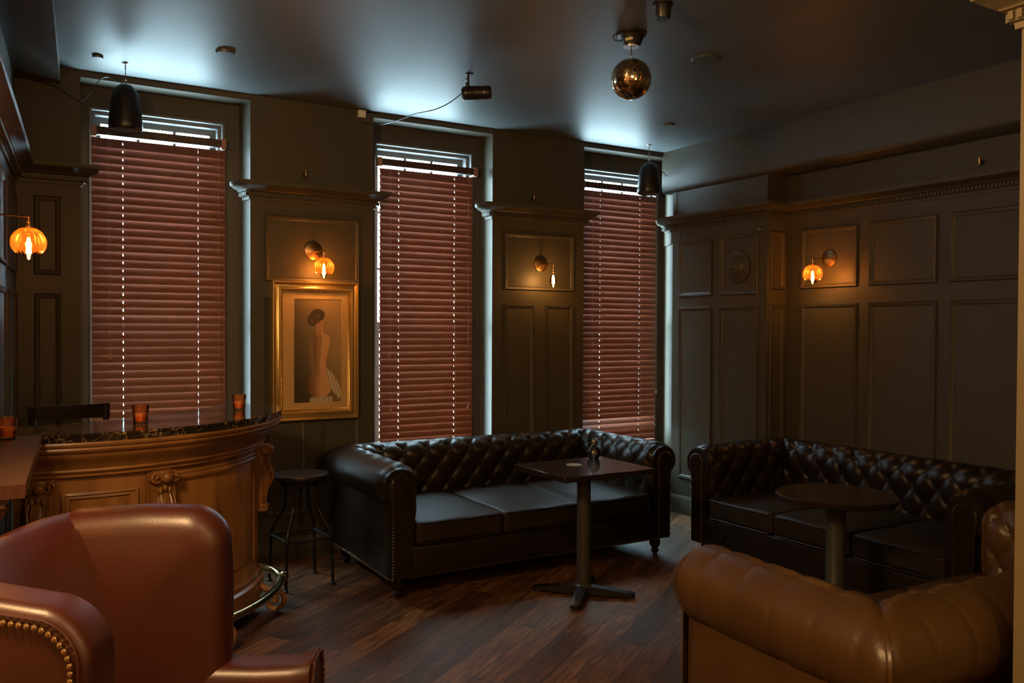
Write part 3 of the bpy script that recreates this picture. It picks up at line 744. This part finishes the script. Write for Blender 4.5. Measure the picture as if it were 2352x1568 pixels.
# brass foot rail with scroll feet
rl = MB(); rp = [(1.06*math.cos(math.radians(a)), 1.06*math.sin(math.radians(a)), .155) for a in [A0+3+(A1-1-A0-3)*i/40 for i in range(41)]]
e = rp[-1]
rp += [(e[0]-.005+.02*0, e[1]+.05, .160), (e[0]-.02, e[1]+.10, .168), (e[0]-.055, e[1]+.135, .180), (e[0]-.11, e[1]+.15, .190)]
rl.tube(rp, .021, 12); ro = rl.build('brass_foot_rail', M_brassrail, bar)
kn = MB(); kn.ball((e[0]+.012, e[1]+.0, .155), .030, 14); kn.build('rail_finial', M_brassrail, ro)
for ang in (-24, -55, -86):
    a = math.radians(ang); R0 = .93
    M = Matrix(((math.cos(a), -math.sin(a), 0, 0), (math.sin(a), math.cos(a), 0, 0), (0, 0, 1, 0), (0, 0, 0, 1)))
    ft = MB(); pts = []; rad = []
    for i in range(34):
        k = i/33; r = .056*(1-k)**.8+.006; aa = PI*.62-2*PI*1.45*k; pts.append((R0+.105+r*math.cos(aa), 0, .064+r*math.sin(aa))); rad.append(.016*(1-.45*k))
    lead = [(R0-.02, 0, .165), (R0+.03, 0, .150), (R0+.06, 0, .128)]
    ft.tube([(p[0], p[1], p[2]) for p in lead]+pts, [.02, .019, .018]+rad, 10, M=M)
    for sy in (-.016, .016):
        ft.tube([(p[0], sy, p[2]) for p in pts], [q*.55 for q in rad], 8, M=M)
    ft.ball((R0+.105, 0, .064), .016, 12, M=M)
    ft.tube([(R0+.105, 0, .10), (R0+.125, 0, .155)], .012, 10, M=M)
    ft.build('scroll_foot', M_barwood, bar)
MB().poly(barc(.90, A0+1, A1-3, 30)+barc(.64, A1-3, A0+1, 20), 0, .105).build('plinth', M_darkwood, bar)

# ------------------------------------------------------------------ drinks ledge on the left wall
LE = thing('wall_ledge', 'reddish-brown wooden drinks ledge along the left wall, in front of the bar', 'ledge', (0, 0, 0))
l0, l1 = 2.74, 3.95
def lx(y): return .037+(y-2.74)*.0642
MB().poly([(wallx(l0)+.002, l0), (lx(l0), l0), (lx(l1), l1), (wallx(l1)+.002, l1)], BZ-.035, BZ+.004).build('shelf_board', M_ledge, LE)
MB().poly([(wallx(l0)+.002, l0+.012), (lx(l0)-.05, l0+.012), (lx(l1)-.05, l1-.02), (wallx(l1)+.002, l1-.02)], BZ-.062, BZ-.036).build('apron', M_ledge, LE)
for y in (2.80, 3.35, 3.88):
    MB().add([(wallx(y)+.003, y, .80), (wallx(y)+.003, y, 1.037), (lx(y)-.04, y, 1.037), (wallx(y)+.03, y, .80), (wallx(y)+.003, y+.03, .80), (wallx(y)+.003, y+.03, 1.037), (lx(y)-.04, y+.03, 1.037), (wallx(y)+.03, y+.03, .80)],
             [(0, 1, 2, 3), (7, 6, 5, 4), (0, 3, 7, 4), (3, 2, 6, 7), (2, 1, 5, 6), (1, 0, 4, 5)]).build('bracket', M_ledge, LE)

# ------------------------------------------------------------------ votive candles
def votive(label, x, y, z, lit=False, gl=M_votive, s=1.0):
    t = thing('votive_candle', label, 'candle', (x, y, z), group=None)
    h = .085*s; r0, r1 = .030*s, .038*s
    MB().lathe([(.0005, .0), (r0, 0), (r0+.001, .004), (r1, h), (r1-.0025, h), (r0-.002, .012), (.0005, .012)], 24).build('glass_holder', gl, t)
    w = MB().lathe([(.0005, .0125), (r0-.003, .0125), (r0+.0025, .048*s), (.0005, .048*s)], 20).build('wax', M_wax, t)
    MB().tube([(0, 0, .047*s), (.001, 0, .056*s)], .0012, 5).build('wick', M_black, w)
    return t
votive('amber glass candle holder in the middle of the marble bar top', .522, 4.245, BZ, s=1.0)
votive('amber glass candle holder at the right end of the marble bar top', 1.068, 4.686, BZ, s=.98)
votive('amber glass candle holder on the wooden wall ledge at the far left', -.010, 3.86, BZ+.004, s=1.02)

# ------------------------------------------------------------------ bar chairs behind the counter
def barchair(label, x, y, rz, h=1.14):
    t = thing('bar_chair', label, 'chair', (x, y, 0), rz)
    MB().rbox((-.20, -.18, .70), (.20, .18, .745), .012, 2).build('seat', M_darkwood, t)
    for sx in (-1, 1):
        MB().tube([(sx*.175, .175, 0), (sx*.175, .175, .72), (sx*.182, .20, h-.01)], .017, 8).build('rear_post', M_darkwood, t)
        MB().tube([(sx*.18, -.155, 0), (sx*.175, -.15, .71)], .017, 8).build('leg', M_darkwood, t)
    rows = []
    for i in range(9):
        u = -1+2*i/8; xx = .20*u; yy = .205-.02*(1-u*u)
        rows.append([(xx, yy-.011, h-.075), (xx, yy+.011, h-.075), (xx, yy+.011, h), (xx, yy-.011, h)])
    mb = MB().grid(rows, closeu=True, smooth=False); mb.add(rows[0], [(0, 1, 2, 3)]); mb.add(rows[-1], [(0, 1, 2, 3)]); mb.build('top_rail', M_darkwood, t)
    for z, yy in ((.22, -.155), (.30, .175)): MB().tube([(-.175, yy, z), (.175, yy, z)], .011, 8).build('stretcher', M_darkwood, t)
    for sx in (-1, 1): MB().tube([(sx*.178, -.155, .26), (sx*.176, .175, .26)], .011, 8).build('stretcher', M_darkwood, t)
barchair('dark wooden bar chair with a squared top rail behind the bar, near the left window', .315, 4.93, math.radians(10), 1.125)

# ------------------------------------------------------------------ round metal stool
st = thing('bar_stool', 'round backless stool with bent black metal legs between the bar and the sofa', 'stool', (1.515, 5.045, 0), math.radians(4))
MB().lathe([(.0005, .628), (.10, .630), (.150, .634), (.163, .640), (.168, .652), (.164, .664), (.150, .668), (.0005, .664)], 40).build('seat', M_darkwood, st)
MB().lathe([(.0005, .602), (.118, .602), (.124, .610), (.124, .630), (.0005, .630)], 32).build('seat_ring', M_blackmetal, st)
MB().tube([(0, 0, .36), (0, 0, .61)], .012, 10).build('screw_shaft', M_blackmetal, st)
for k in range(4):
    a = PI/4+k*PI/2; cx, cy = math.cos(a), math.sin(a); P = []
    for r, z in ((.100, .605), (.100, .50), (.102, .48), (.110, .455), (.165, .36), (.182, .335), (.192, .30), (.195, .27), (.205, .012)): P.append((r*cx, r*cy, z))
    lo = MB().tube(P, .0095, 10).build('leg', M_blackmetal, st)
    MB().ball((.206*cx, .206*cy, .010), .016, 10, sz=.6).build('foot', M_blackmetal, lo)
    a2 = a+PI/2; MB().tube([(.193*cx, .193*cy, .285), (.193*math.cos(a2), .193*math.sin(a2), .285)], .009, 8).build('foot_rail', M_blackmetal, st)

# ------------------------------------------------------------------ pedestal tables
def crossbase(t, arms, L, m=M_blackmetal):
    for a in arms:
        c_, s_ = math.cos(a), math.sin(a); Mx = Matrix.Rotation(a, 4, 'Z')
        mb = MB(); rows = []
        for x, hw, z0, z1 in ((.0, .036, .012, .062), (.10, .034, .012, .055), (L-.03, .030, .014, .036), (L-.006, .026, .014, .032), (L, .018, .016, .028)):
            rows.append([(x, -hw, z0), (x, hw, z0), (x, hw*.85, z1), (x, -hw*.85, z1)])
        mb.grid(rows, closeu=True, smooth=False, M=Mx); mb.add(rows[-1], [(0, 1, 2, 3)], M=Mx); o = mb.build('base_arm', m, t)
        MB().lathe([(.0005, 0), (.014, 0), (.016, .006), (.010, .014), (.0005, .016)], 12, c=((L-.03)*c_, (L-.03)*s_, 0)).build('glide', M_steel, o)
M_top = mat('dark_tabletop', (.018, .011, .009), .16, spec=.4, bump=(30, .03, (6, 1, 1)))
tb = thing('square_table', 'square dark wooden pedestal table in front of the window sofa', 'table', (2.865, 4.0, 0))
MB().rbox((-.315, -.268, .720), (.315, .268, .750), .003, 1).build('table_top', M_top, tb)
M_col = mat('column_enamel', (.05, .045, .036), .42, metal=.2)
MB().lathe([(.0005, .03), (.050, .03), (.050, .06), (.040, .07), (.040, .70), (.0005, .70)], 28).build('column', M_col, tb)
MB().box((-.16, -.16, .705), (.16, .16, .720)).build('mounting_plate', M_blackmetal, tb)
crossbase(tb, [math.radians(a) for a in (45, 135, 225, 315)], .30)
tr = thing('round_table', 'round dark pedestal table in front of the right wall sofa', 'table', (3.465, 2.732, 0))
MB().lathe([(.0005, .722), (.278, .722), (.284, .728), (.284, .744), (.278, .750), (.0005, .750)], 64).build('table_top', M_top, tr)
MB().lathe([(.0005, .70), (.297, .716), (.300, .722)], 64).build('edge_band', M_brass, tr) if False else None
MB().lathe([(.0005, .03), (.055, .03), (.055, .06), (.046, .07), (.046, .70), (.060, .712), (.0005, .722)], 28).build('column', M_col, tr)
crossbase(tr, [math.radians(a) for a in (45, 135, 225, 315)], .27)
cs = tag(MB().lathe([(.0005, 0), (.047, 0), (.047, .002), (.0005, .002)], 24, c=(0, 0, 0)).build('coaster', M_coaster, loc=(2.845, 4.07, .7502)), 'small pale round coaster lying on the square table', 'coaster')
va = thing('glass_oil_lamp', 'small round-bellied glass table lamp at the back corner of the square table', 'lamp', (3.085, 4.205, .7502))
MB().lathe([(.0005, 0), (.026, 0), (.030, .004), (.040, .022), (.043, .040), (.036, .062), (.018, .078), (.012, .092), (.013, .104), (.0115, .104), (.010, .092), (.016, .077), (.034, .061), (.041, .040), (.038, .022), (.0005, .006)], 24).build('glass_body', M_clear, va)
MB().lathe([(.0005, .090), (.011, .090), (.016, .104), (.014, .112), (.005, .122), (.0005, .126)], 16).build('metal_cap', M_steel, va)

# ------------------------------------------------------------------ framed picture on the wall between the left windows
pf = thing('framed_picture', 'gilt framed picture of a seated person seen from behind, under a wall lamp', 'picture', (1.772, Y0-.018, .925))
PW, PH = .298, .932
FP = [(0, -.016), (0, .030), (.006, .040), (.012, .040), (.018, .030), (.030, .022), (.040, .024), (.050, .034), (.056, .034), (.060, .024), (.064, .020), (.075, .016), (.075, -.016)]
def frame_rows(P, x0, x1, z0, z1):
    rows = []
    for t_, h in P: rows.append([(x0+t_, -h, z0+t_), (x1-t_, -h, z0+t_), (x1-t_, -h, z1-t_), (x0+t_, -h, z1-t_)])
    return rows
MB().grid(frame_rows(FP, -PW, PW, 0, PH), closeu=True, smooth=False).build('frame', M_gold, pf)
bd = MB(); ins = .069
def lineballs(a, b, sp, r):
    a = Vector(a); b = Vector(b); n = int((b-a).length/sp)
    for i in range(n): bd.ball(tuple(a+(b-a)*(i/n)), r, 6)
c4 = [(-PW+ins, -.020, ins), (PW-ins, -.020, ins), (PW-ins, -.020, PH-ins), (-PW+ins, -.020, PH-ins)]
for i in range(4): lineballs(c4[i], c4[(i+1) % 4], .0115, .0042)
bd.build('beading', mat('gilded_beads', (.75, .52, .22), .25, metal=.9), pf)
mx0, mx1, mz0, mz1 = -.145, .185, .115, .812
MB().grid(frame_rows([(0, .008), (.0, .008)], -PW+.07, PW-.07, .07, PH-.07)[:1]+[[(mx0, -.008, mz0), (mx1, -.008, mz0), (mx1, -.008, mz1), (mx0, -.008, mz1)], [(mx0+.003, -.004, mz0+.003), (mx1-.003, -.004, mz0+.003), (mx1-.003, -.004, mz1-.003), (mx0+.003, -.004, mz1-.003)]], closeu=True, smooth=False).build('mat_board', M_mat, pf)
# the painting itself: soft shapes laid as paint colours on a fine grid
def smooth(a, b, x): t_ = max(0, min(1, (x-a)/(b-a))); return t_*t_*(3-2*t_)
def paint(u, v):   # u 0..1 left-right, v 0..1 bottom-top
    x = u*.33; z = v*.70
    bgc = Vector((.035, .024, .012)).lerp(Vector((.20, .125, .055)), smooth(.05, .95, .75*u+.35*v))
    bgc = bgc*(.75+.35*smooth(0, .5, v))
    c = bgc
    def ell(cx, cz, rx, rz, rot=0):
        dx, dz = x-cx, z-cz; a, b = dx*math.cos(rot)+dz*math.sin(rot), -dx*math.sin(rot)+dz*math.cos(rot)
        return math.sqrt((a/rx)**2+(b/rz)**2)
    def put(c, colr, m): return c.lerp(colr, max(0, min(1, m)))
    skin = Vector((.36, .19, .085)); sh = Vector((.13, .062, .028))
    # torso width along height
    L, Rr = None, None
    keys = [(.03, .125, .222), (.09, .098, .258), (.15, .100, .258), (.20, .118, .232), (.27, .132, .218), (.35, .128, .235), (.41, .126, .252), (.45, .135, .245), (.475, .155, .200), (.52, .160, .195), (.56, .160, .195)]
    for (z0, l0_, r0_), (z1, l1_, r1_) in zip(keys[:-1], keys[1:]):
        if z0 <= z < z1: k = smooth(z0, z1, z); L = l0_+(l1_-l0_)*k; Rr = r0_+(r1_-r0_)*k
    if L is not None:
        m = smooth(L-.004, L+.008, x)*(1-smooth(Rr-.006, Rr+.003, x)); k = (x-L)/(Rr-L)
        body_ = sh.lerp(skin, smooth(.12, .62, k)); body_ = body_*(1-.35*math.exp(-((k-.46)/.06)**2)*smooth(.14, .2, z))
        c = put(c, body_, m)
    # sleeve-like arm shade on the left
    c = put(c, Vector((.16, .085, .042)), .75*(1-smooth(.8, 1.15, ell(.125, .30, .016, .13, .06))))
    # head and hair
    nk = smooth(.146, .156, x)*(1-smooth(.182, .192, x))*smooth(.44, .47, z)*(1-smooth(.535, .56, z)); c = put(c, Vector((.26, .135, .062)), nk)
    c = put(c, Vector((.25, .13, .060)), 1-smooth(.80, 1.10, ell(.186, .555, .025, .040, -.25)))
    c = put(c, Vector((.040, .023, .012)), 1-smooth(.86, 1.08, ell(.160, .592, .052, .043, .10)))
    c = put(c, Vector((.042, .025, .014)), 1-smooth(.80, 1.10, ell(.122, .555, .032, .042, .25)))
    c = put(c, Vector((.050, .030, .016)), .8*(1-smooth(.75, 1.12, ell(.150, .560, .030, .030, 0))))
    c = put(c, Vector((.17, .105, .050)), .55*math.exp(-2.5*ell(.165, .585, .020, .012, .7)**2))
    c = put(c, Vector((.20, .13, .075)), .55*math.exp(-2.5*ell(.124, .548, .007, .018, .35)**2))
    # drapery over the hip and seat
    d = ell(.275, .125, .030, .115, .45); fold = .6+.4*math.sin((x*1.3+z*.4)*230)
    c = put(c, Vector((.42, .33, .21))*(.35+.65*fold), (1-smooth(.85, 1.05, d))*smooth(.215, .235, x+.15*(z-.12)))
    m = (1-smooth(.030, .036, z-.05*(x-.1)))*smooth(.105, .112, x)*(1-smooth(.262, .27, x))
    c = put(c, Vector((.50, .40, .27))*(.55+.45*math.sin(x*420)), m)
    return c
nx_, nz_ = 110, 230; vs = []; fs = []; cl = []
for j in range(nz_+1):
    for i in range(nx_+1):
        u, v = i/nx_, j/nz_; vs.append((mx0+(mx1-mx0)*u, -.0045, mz0+(mz1-mz0)*v)); c = paint(u, v); cl.append((c.x, c.y, c.z, 1))
for j in range(nz_):
    for i in range(nx_): a = j*(nx_+1)+i; fs.append((a, a+1, a+nx_+2, a+nx_+1))
me = bpy.data.meshes.new('painting'); me.from_pydata(vs, [], fs); ca = me.color_attributes.new('paint', 'FLOAT_COLOR', 'POINT')
ca.data.foreach_set('color', [q for c_ in cl for q in c_])
mp_ = mat('oil_paint', (.2, .1, .05), .45); at = mp_.node_tree.nodes.new('ShaderNodeAttribute'); at.attribute_name = 'paint'
mp_.node_tree.links.new(at.outputs['Color'], mp_.node_tree.nodes['Principled BSDF'].inputs['Base Color']); me.materials.append(mp_)
for q in ca.data: q.color = [min(1, q.color[0]*1.7), min(1, q.color[1]*1.7), min(1, q.color[2]*1.7), 1]
po = bpy.data.objects.new('painting', me); COL.objects.link(po); po.parent = pf

# ------------------------------------------------------------------ wall lamps
def sconce(label, loc, rz, arm_len, drop=.0, shade=True, side=0.0, power=1.5, plate=.063, spin=0.0, group=None):
    """local: wall plane at y=0, lamp stands out towards -y"""
    t = thing('wall_sconce', label, 'wall lamp', loc, rz, group)
    Mw = Matrix.Rotation(PI/2, 4, 'X')
    MB().lathe([(.0005, .016), (.012, .0155), (plate*.75, .010), (plate*.96, .007), (plate, .002), (plate, 0), (.0005, 0)], 36, M=Mw).build('backplate', M_brass, t)
    A = MB(); A.tube([(0, -.010, -.004), (side*.5, -arm_len*.5, -.006), (side, -arm_len, -.008)], .0038, 8); A.ball((side, -arm_len, -.008), .0065, 10); ao = A.build('arm', M_brass, t)
    x, y = side, -arm_len
    z0 = -.008
    MB().lathe([(.0005, 0), (.0045, 0), (.0045, -.016), (.008, -.018), (.008, -.024), (.005, -.027), (.005, -.033), (.0095, -.037), (.0095, -.060), (.013, -.063), (.013, -.072), (.0005, -.073)][::-1], 16, c=(x, y, z0)).build('lamp_holder', M_brass, t)
    k = MB(); k.tube([(x, y, z0-.048), (x+.024, y-.006, z0-.050)], .0022, 6); k.ball((x+.026, y-.0065, z0-.050), .0042, 8, sz=.7); k.build('switch_key', M_brass, t)
    zc = z0-.115
    if shade:
        def fl(a, r, z): return 1+.09*(abs(math.sin(a*8+spin))-.5)*min(1, r/.03)
        prof = []; R = .066
        for i in range(15):
            th = math.radians(14+i*(132-14)/14); prof.append((R*math.sin(th), R*math.cos(th)))
        n = 128; rows = []
        for q, (r, z) in enumerate(prof):
            row = []
            for j in range(n):
                a = 2*PI*j/n; kf = fl(a, r, z); dz = 0
                if q >= 11: dz = (-.008*abs(math.sin(a*8+spin))**.7+.008)*(q-10)/4
                row.append((x+r*kf*math.cos(a), y+r*kf*math.sin(a), zc+.006+z+dz))
            rows.append(row)
        MB().grid(rows, closeu=True).build('petal_glass_shade', M_amber, t)
    bl = MB().lathe([(.012, .046), (.014, .036), (.019, .020), (.026, .0), (.0285, -.016), (.027, -.032), (.020, -.048), (.010, -.058), (.004, -.063), (.0005, -.066)], 24, c=(x, y, zc)).build('bulb', M_bulb, t)
    fi = MB()
    for j in range(8):
        a = 2*PI*j/8; fi.tube([(x+.004*math.cos(a), y+.004*math.sin(a), zc+.026), (x+.010*math.cos(a+.3), y+.010*math.sin(a+.3), zc-.038)], .0016, 5)
    fi.build('filament', M_fil, bl)
    p = t.matrix_basis @ Vector((x, y, zc-.006)) if False else (Matrix.Translation(Vector(loc)) @ Matrix.Rotation(rz, 4, 'Z')) @ Vector((x, y, zc-.006))
    lamp('sconce_bulb_light', p, power, (1.0, .46, .14), .016)
    return t
sconce('brass wall lamp with amber petal glass shade on the left wall at the photo edge', (wallx(4.11)+.001, 4.11, 2.015), PI/2-math.radians(3.9), .138, spin=.3, power=1.9)
sconce('brass wall lamp with amber petal glass shade above the gilt framed picture', (1.766, Y0-.001, 2.062), 0, .135, side=.028, spin=.9)
sconce('brass wall lamp with a bare pear-shaped bulb between the middle and right windows', (3.584, Y0-.001, 2.052), 0, .160, shade=False, side=.012)
sconce('brass wall lamp with amber petal glass shade on the right wall', (XR-.001, 4.069, 2.058), -PI/2, .175, spin=.2)

# ------------------------------------------------------------------ hanging bell speakers
def speaker(label, x, y, ztop, h, r, cable, ringz):
    t = thing('pendant_speaker', label, 'speaker', (x, y, ztop-h))
    k = h/.27
    MB().lathe([(.0005, h), (r*.35, h-.004), (r*.58, h-.022*k), (r*.76, h-.055*k), (r*.86, h-.10*k), (r*.93, h-.16*k), (r, h-.225*k), (r*1.0, h-.255*k), (r*.97, .006), (r*.92, 0), (r*.90, .006), (.0005, .010)], 36).build('bell_housing', M_black, t)
    MB().lathe([(.0005, .004), (r*.88, .004), (r*.905, .008)], 36).build('grille', mat('speaker_grille', (.10, .10, .10), .6), t)
    top = CZ-(ztop-h)
    hk = MB(); z1 = h+.002
    hk.tube([(0, 0, z1+.075), (0, 0, top-.001)], .0032, 8)
    hk.tube([(.010*math.cos(a), 0, z1+.012+.012*math.sin(a)) for a in [2*PI*i/12 for i in range(12)]], .002, 6, closed=True)
    hk.tube([(0, .010*math.cos(a), z1+.048+.026*math.sin(a)) for a in [2*PI*i/14 for i in range(14)]], .002, 6, closed=True)
    hk.lathe([(.0005, top-.010), (.009, top-.009), (.020, top-.002), (.020, top), (.0005, top)], 16); hk.build('hanging_hook', M_steel, t)
    cb = MB().tube(spline([(p[0]-x, p[1]-y, p[2]-(ztop-h)) for p in cable]), .0028, 6); cb.build('speaker_cable', M_black, t)
speaker('black bell-shaped speaker hanging in front of the left window', .577, 5.30, 2.927, .262, .091, [(.57, 5.30, 2.925), (.50, 5.33, 2.965), (.45, 5.40, 2.955), (.41, 5.50, 2.90), (.365, 5.592, 2.87), (.30, 5.594, 2.90), (.22, 5.594, 2.94), (.12, 5.594, 2.953)], 0)
speaker('black bell-shaped speaker hanging in the far corner by the right window', 4.50, 5.40, 2.905, .258, .094, [(4.51, 5.40, 2.90), (4.58, 5.42, 2.91), (4.70, 5.48, 2.87), (4.80, 5.52, 2.84)], 0)
tag(MB().tube([(4.843, 5.45, 2.70), (4.842, 5.455, 2.60), (4.842, 5.452, 2.50), (4.842, 5.448, 2.49)], .004, 6).build('speaker_cable', M_black), 'black cable running down the wall above the crown moulding by the right window', 'cable')

# ------------------------------------------------------------------ ceiling spot projector with its cable and plug
cr = Vector((math.cos(YAW), -math.sin(YAW), 0)); ang = math.atan2(cr.y, cr.x)+math.radians(6)
pj = thing('ceiling_spotlight', 'small black cylindrical spotlight under the ceiling, its cable leading to the middle window', 'spotlight', (2.345, 4.46, CZ), ang)
Mh = Matrix.Rotation(PI/2, 4, 'Y'); MT = Matrix.Translation((-.045, 0, -.118)) @ Matrix.Rotation(math.radians(-4), 4, 'Y') @ Mh
hb = MB(); hb.lathe([(.0005, 0), (.026, 0), (.036, .008), (.040, .022), (.041, .050), (.041, .115), (.038, .118), (.038, .126), (.040, .130), (.040, .165), (.034, .176), (.0005, .172)], 28, M=MT)
hb.build('housing', M_black, pj)
rbs = MB()
for i in range(5): rbs.lathe([(.0405, .030+i*.010), (.043, .032+i*.010), (.043, .035+i*.010), (.0405, .037+i*.010)], 28, M=MT)
rbs.build('cooling_fins', M_black, pj)
sk = MB(); sk.tube([(-.005, 0, -.001), (-.004, 0, -.045), (-.008, 0, -.055)], .006, 8); sk.ball((-.010, 0, -.060), .012, 12); sk.rbox((-.020, -.010, -.084), (.004, .010, -.064), .003, 1)
sk.lathe([(.0005, -.006), (.022, -.005), (.026, -.0005), (.0005, -.0005)], 18); sk.tube([(-.022, 0, -.030), (-.004, 0, -.036)], .0035, 6); sk.build('mount_bracket', M_black, pj)
p0 = Vector((2.345, 4.46, CZ))+Matrix.Rotation(ang, 3, 'Z') @ Vector((-.045, 0, -.118))
pts = [p0]
endp = Vector((2.152, 5.592, 2.962))
for i in range(1, 12):
    k = i/12; p = p0.lerp(endp, k); p.z -= .05*math.sin(PI*k)*(1+.4*math.sin(9*k)); p.x += .012*math.sin(14*k); pts.append(p)
pts += [endp, Vector((2.12, 5.594, 2.965)), Vector((2.10, 5.594, 2.995))]
tag(MB().tube(spline(pts, 3), .0032, 6).build('power_cable', M_black), 'thin black power cable sagging from the ceiling spotlight to the wall', 'cable')
pg = thing('plug_adapter', 'small white plug box high on the wall beside the middle window', 'plug', (2.098, Y0, 3.020))
MB().rbox((-.026, -.040, -.026), (.026, -.001, .024), .004, 2).build('housing', M_white, pg)
MB().rbox((.0, -.012, .018), (.135, -.002, .026), .002, 1).build('cable_clip', M_black, pg)

# ------------------------------------------------------------------ mirror ball
mbx, mby = 2.725, 3.415
db = thing('mirror_ball', 'silver mirror ball, tinted gold like the warm room it reflects, hanging from the ceiling', 'mirror ball', (mbx, mby, CZ))
MB().lathe([(.0005, 0), (.078, 0), (.078, -.009), (.070, -.012), (.063, -.024), (.047, -.062), (.045, -.068), (.0005, -.068)], 32).build('motor_housing', M_black, db)
MB().lathe([(.0005, -.0685), (.041, -.0685), (.040, -.072), (.0005, -.072)], 24).build('motor_plate', M_steel, db)
hk = MB(); hk.tube([(0, 0, -.070), (0, 0, -.112)], .0032, 8); hk.tube([(.008*math.cos(a), .0, -.120+.009*math.sin(a)) for a in [2*PI*i/12 for i in range(12)]], .0017, 6, closed=True); hk.tube([(0, 0, -.128), (0, 0, -.134)], .006, 8); hk.build('hook', M_steel, db)
Mr = Matrix.Rotation(-YAW, 4, 'Z')
tg = MB().box((-.052, -.068, -.052), (-.014, -.0655, -.038), M=Mr @ Matrix.Rotation(math.radians(-14), 4, 'Y')); tg.build('label_tag', M_tag, db)
wr = MB().tube(spline([(-.055, -.03, -.015), (-.085, -.035, -.017), (-.096, -.035, -.032), (-.088, -.035, -.048), (-.066, -.036, -.052), (-.050, -.034, -.045)]), .0035, 8, M=Mr); wr.build('power_cord', M_black, db)
RB = .102; zc = -.132-RB
core = MB().ball((0, 0, zc), RB-.0015, 32).build('core', mat('grout_black', (.02, .015, .01), .6), db)
tl = MB(); nr = 30; rnd = random.Random(3)
for i in range(nr):
    t0 = PI*(i+.06)/nr; t1 = PI*(i+.94)/nr; tm = (t0+t1)/2; nc = max(3, int(round(2*PI*math.sin(tm)*RB/.0107)))
    for j in range(nc):
        a0_ = 2*PI*(j+.06)/nc; a1_ = 2*PI*(j+.94)/nc; am = (a0_+a1_)/2
        nrm_ = Vector((math.sin(tm)*math.cos(am), math.sin(tm)*math.sin(am), math.cos(tm)))
        tilt_ = Vector((rnd.uniform(-1, 1), rnd.uniform(-1, 1), rnd.uniform(-1, 1)))*.035
        n2 = (nrm_+tilt_).normalized(); c0 = nrm_*RB; q = []
        for tt, aa in ((t0, a0_), (t1, a0_), (t1, a1_), (t0, a1_)):
            d = Vector((math.sin(tt)*math.cos(aa), math.sin(tt)*math.sin(aa), math.cos(tt))); p = d*(c0.dot(n2)/d.dot(n2)); q.append((p.x, p.y, p.z+zc))
        tl.add(q, [(0, 1, 2, 3)])
tl.build('mirror_tiles', mat('warm_tinted_mirror', (.98, .80, .52), .09, metal=1), core)  # silver tiles: the warm room's reflection is tinted into the metal colour
# ceiling fixture cut by the top of the photo
fx = thing('track_spotlight', 'dark cylindrical spotlight on the ceiling behind the mirror ball, cut by the top edge', 'spotlight', (2.60, 3.03, CZ))
MB().lathe([(.0005, -.075), (.032, -.074), (.036, -.066), (.037, -.012), (.046, -.010), (.046, 0), (.0005, 0)], 24).build('housing', M_black, fx)
for dx, dy in ((-.085, .05), (-.05, .085)):
    pass
# flat discs on the ceiling, small fittings on the walls
def disc(x, y, r, h, label, cat='ceiling fitting', name='ceiling_disc', m=None):
    tag(MB().lathe([(.0005, -h), (r*.92, -h), (r, -h*.4), (r, 0), (.0005, 0)], 32).build(name, m or M_dot, loc=(x, y, CZ-.0003)), label, cat)
disc(3.335, 3.525, .078, .010, 'large flat painted disc on the ceiling right of the mirror ball')
disc(4.179, 4.794, .045, .012, 'small flat painted disc on the ceiling near the right window')
disc(1.02, 4.797, .050, .014, 'flat painted disc on the ceiling above the left window')
disc(.431, 5.245, .028, .014, 'tiny ceiling fitting left of the hanging speaker hook')
def hook(loc, rz, label):
    t = thing('picture_light_hook', label, 'hook', loc, rz)
    MB().lathe([(.0005, 0), (.016, 0), (.016, .005), (.0005, .006)], 16, M=Matrix.Rotation(PI/2, 4, 'X')).build('wall_plate', M_blackmetal, t)
    MB().tube([(0, -.006, -.005), (0, -.022, -.012), (0, -.026, .006), (0, -.024, .034)], .006, 10).build('brass_pin', M_brass, t)
hook((1.706, Y0, 2.560), 0, 'small brass fitting on the wall above the crown between the left windows')
hook((3.504, Y0, 2.550), 0, 'small brass fitting on the wall above the crown right of the middle window')
hook((XR, 2.97, 2.56), -PI/2, 'small brass fitting high on the right wall in the shadows')
md = thing('wall_medallion', 'painted round domed wall fitting on the panel right of the right window', 'wall fitting', (XP, 4.745, 2.030), -PI/2)
Mw = Matrix.Rotation(PI/2, 4, 'X')
MB().lathe([(.0005, .050), (.030, .048), (.055, .040), (.070, .030), (.074, .026), (.080, .026), (.084, .030), (.112, .018), (.126, .014), (.130, .006), (.130, 0), (.0005, 0)], 48, M=Mw).build('dome', M_wall, md)
MB().ball((.0, -.050, 0), .008, 10).build('centre_button', M_steel, md)
sn = thing('wall_sensor', 'tiny round sensor on the right pier just under the crown moulding', 'sensor', (XP, 4.519, 2.297), -PI/2)
MB().lathe([(.0005, .020), (.010, .019), (.014, .012), (.015, 0), (.0005, 0)], 16, M=Mw).build('housing', M_dot, sn)
MB().ball((-.002, -.021, .001), .005, 8).build('lens', M_white, sn)
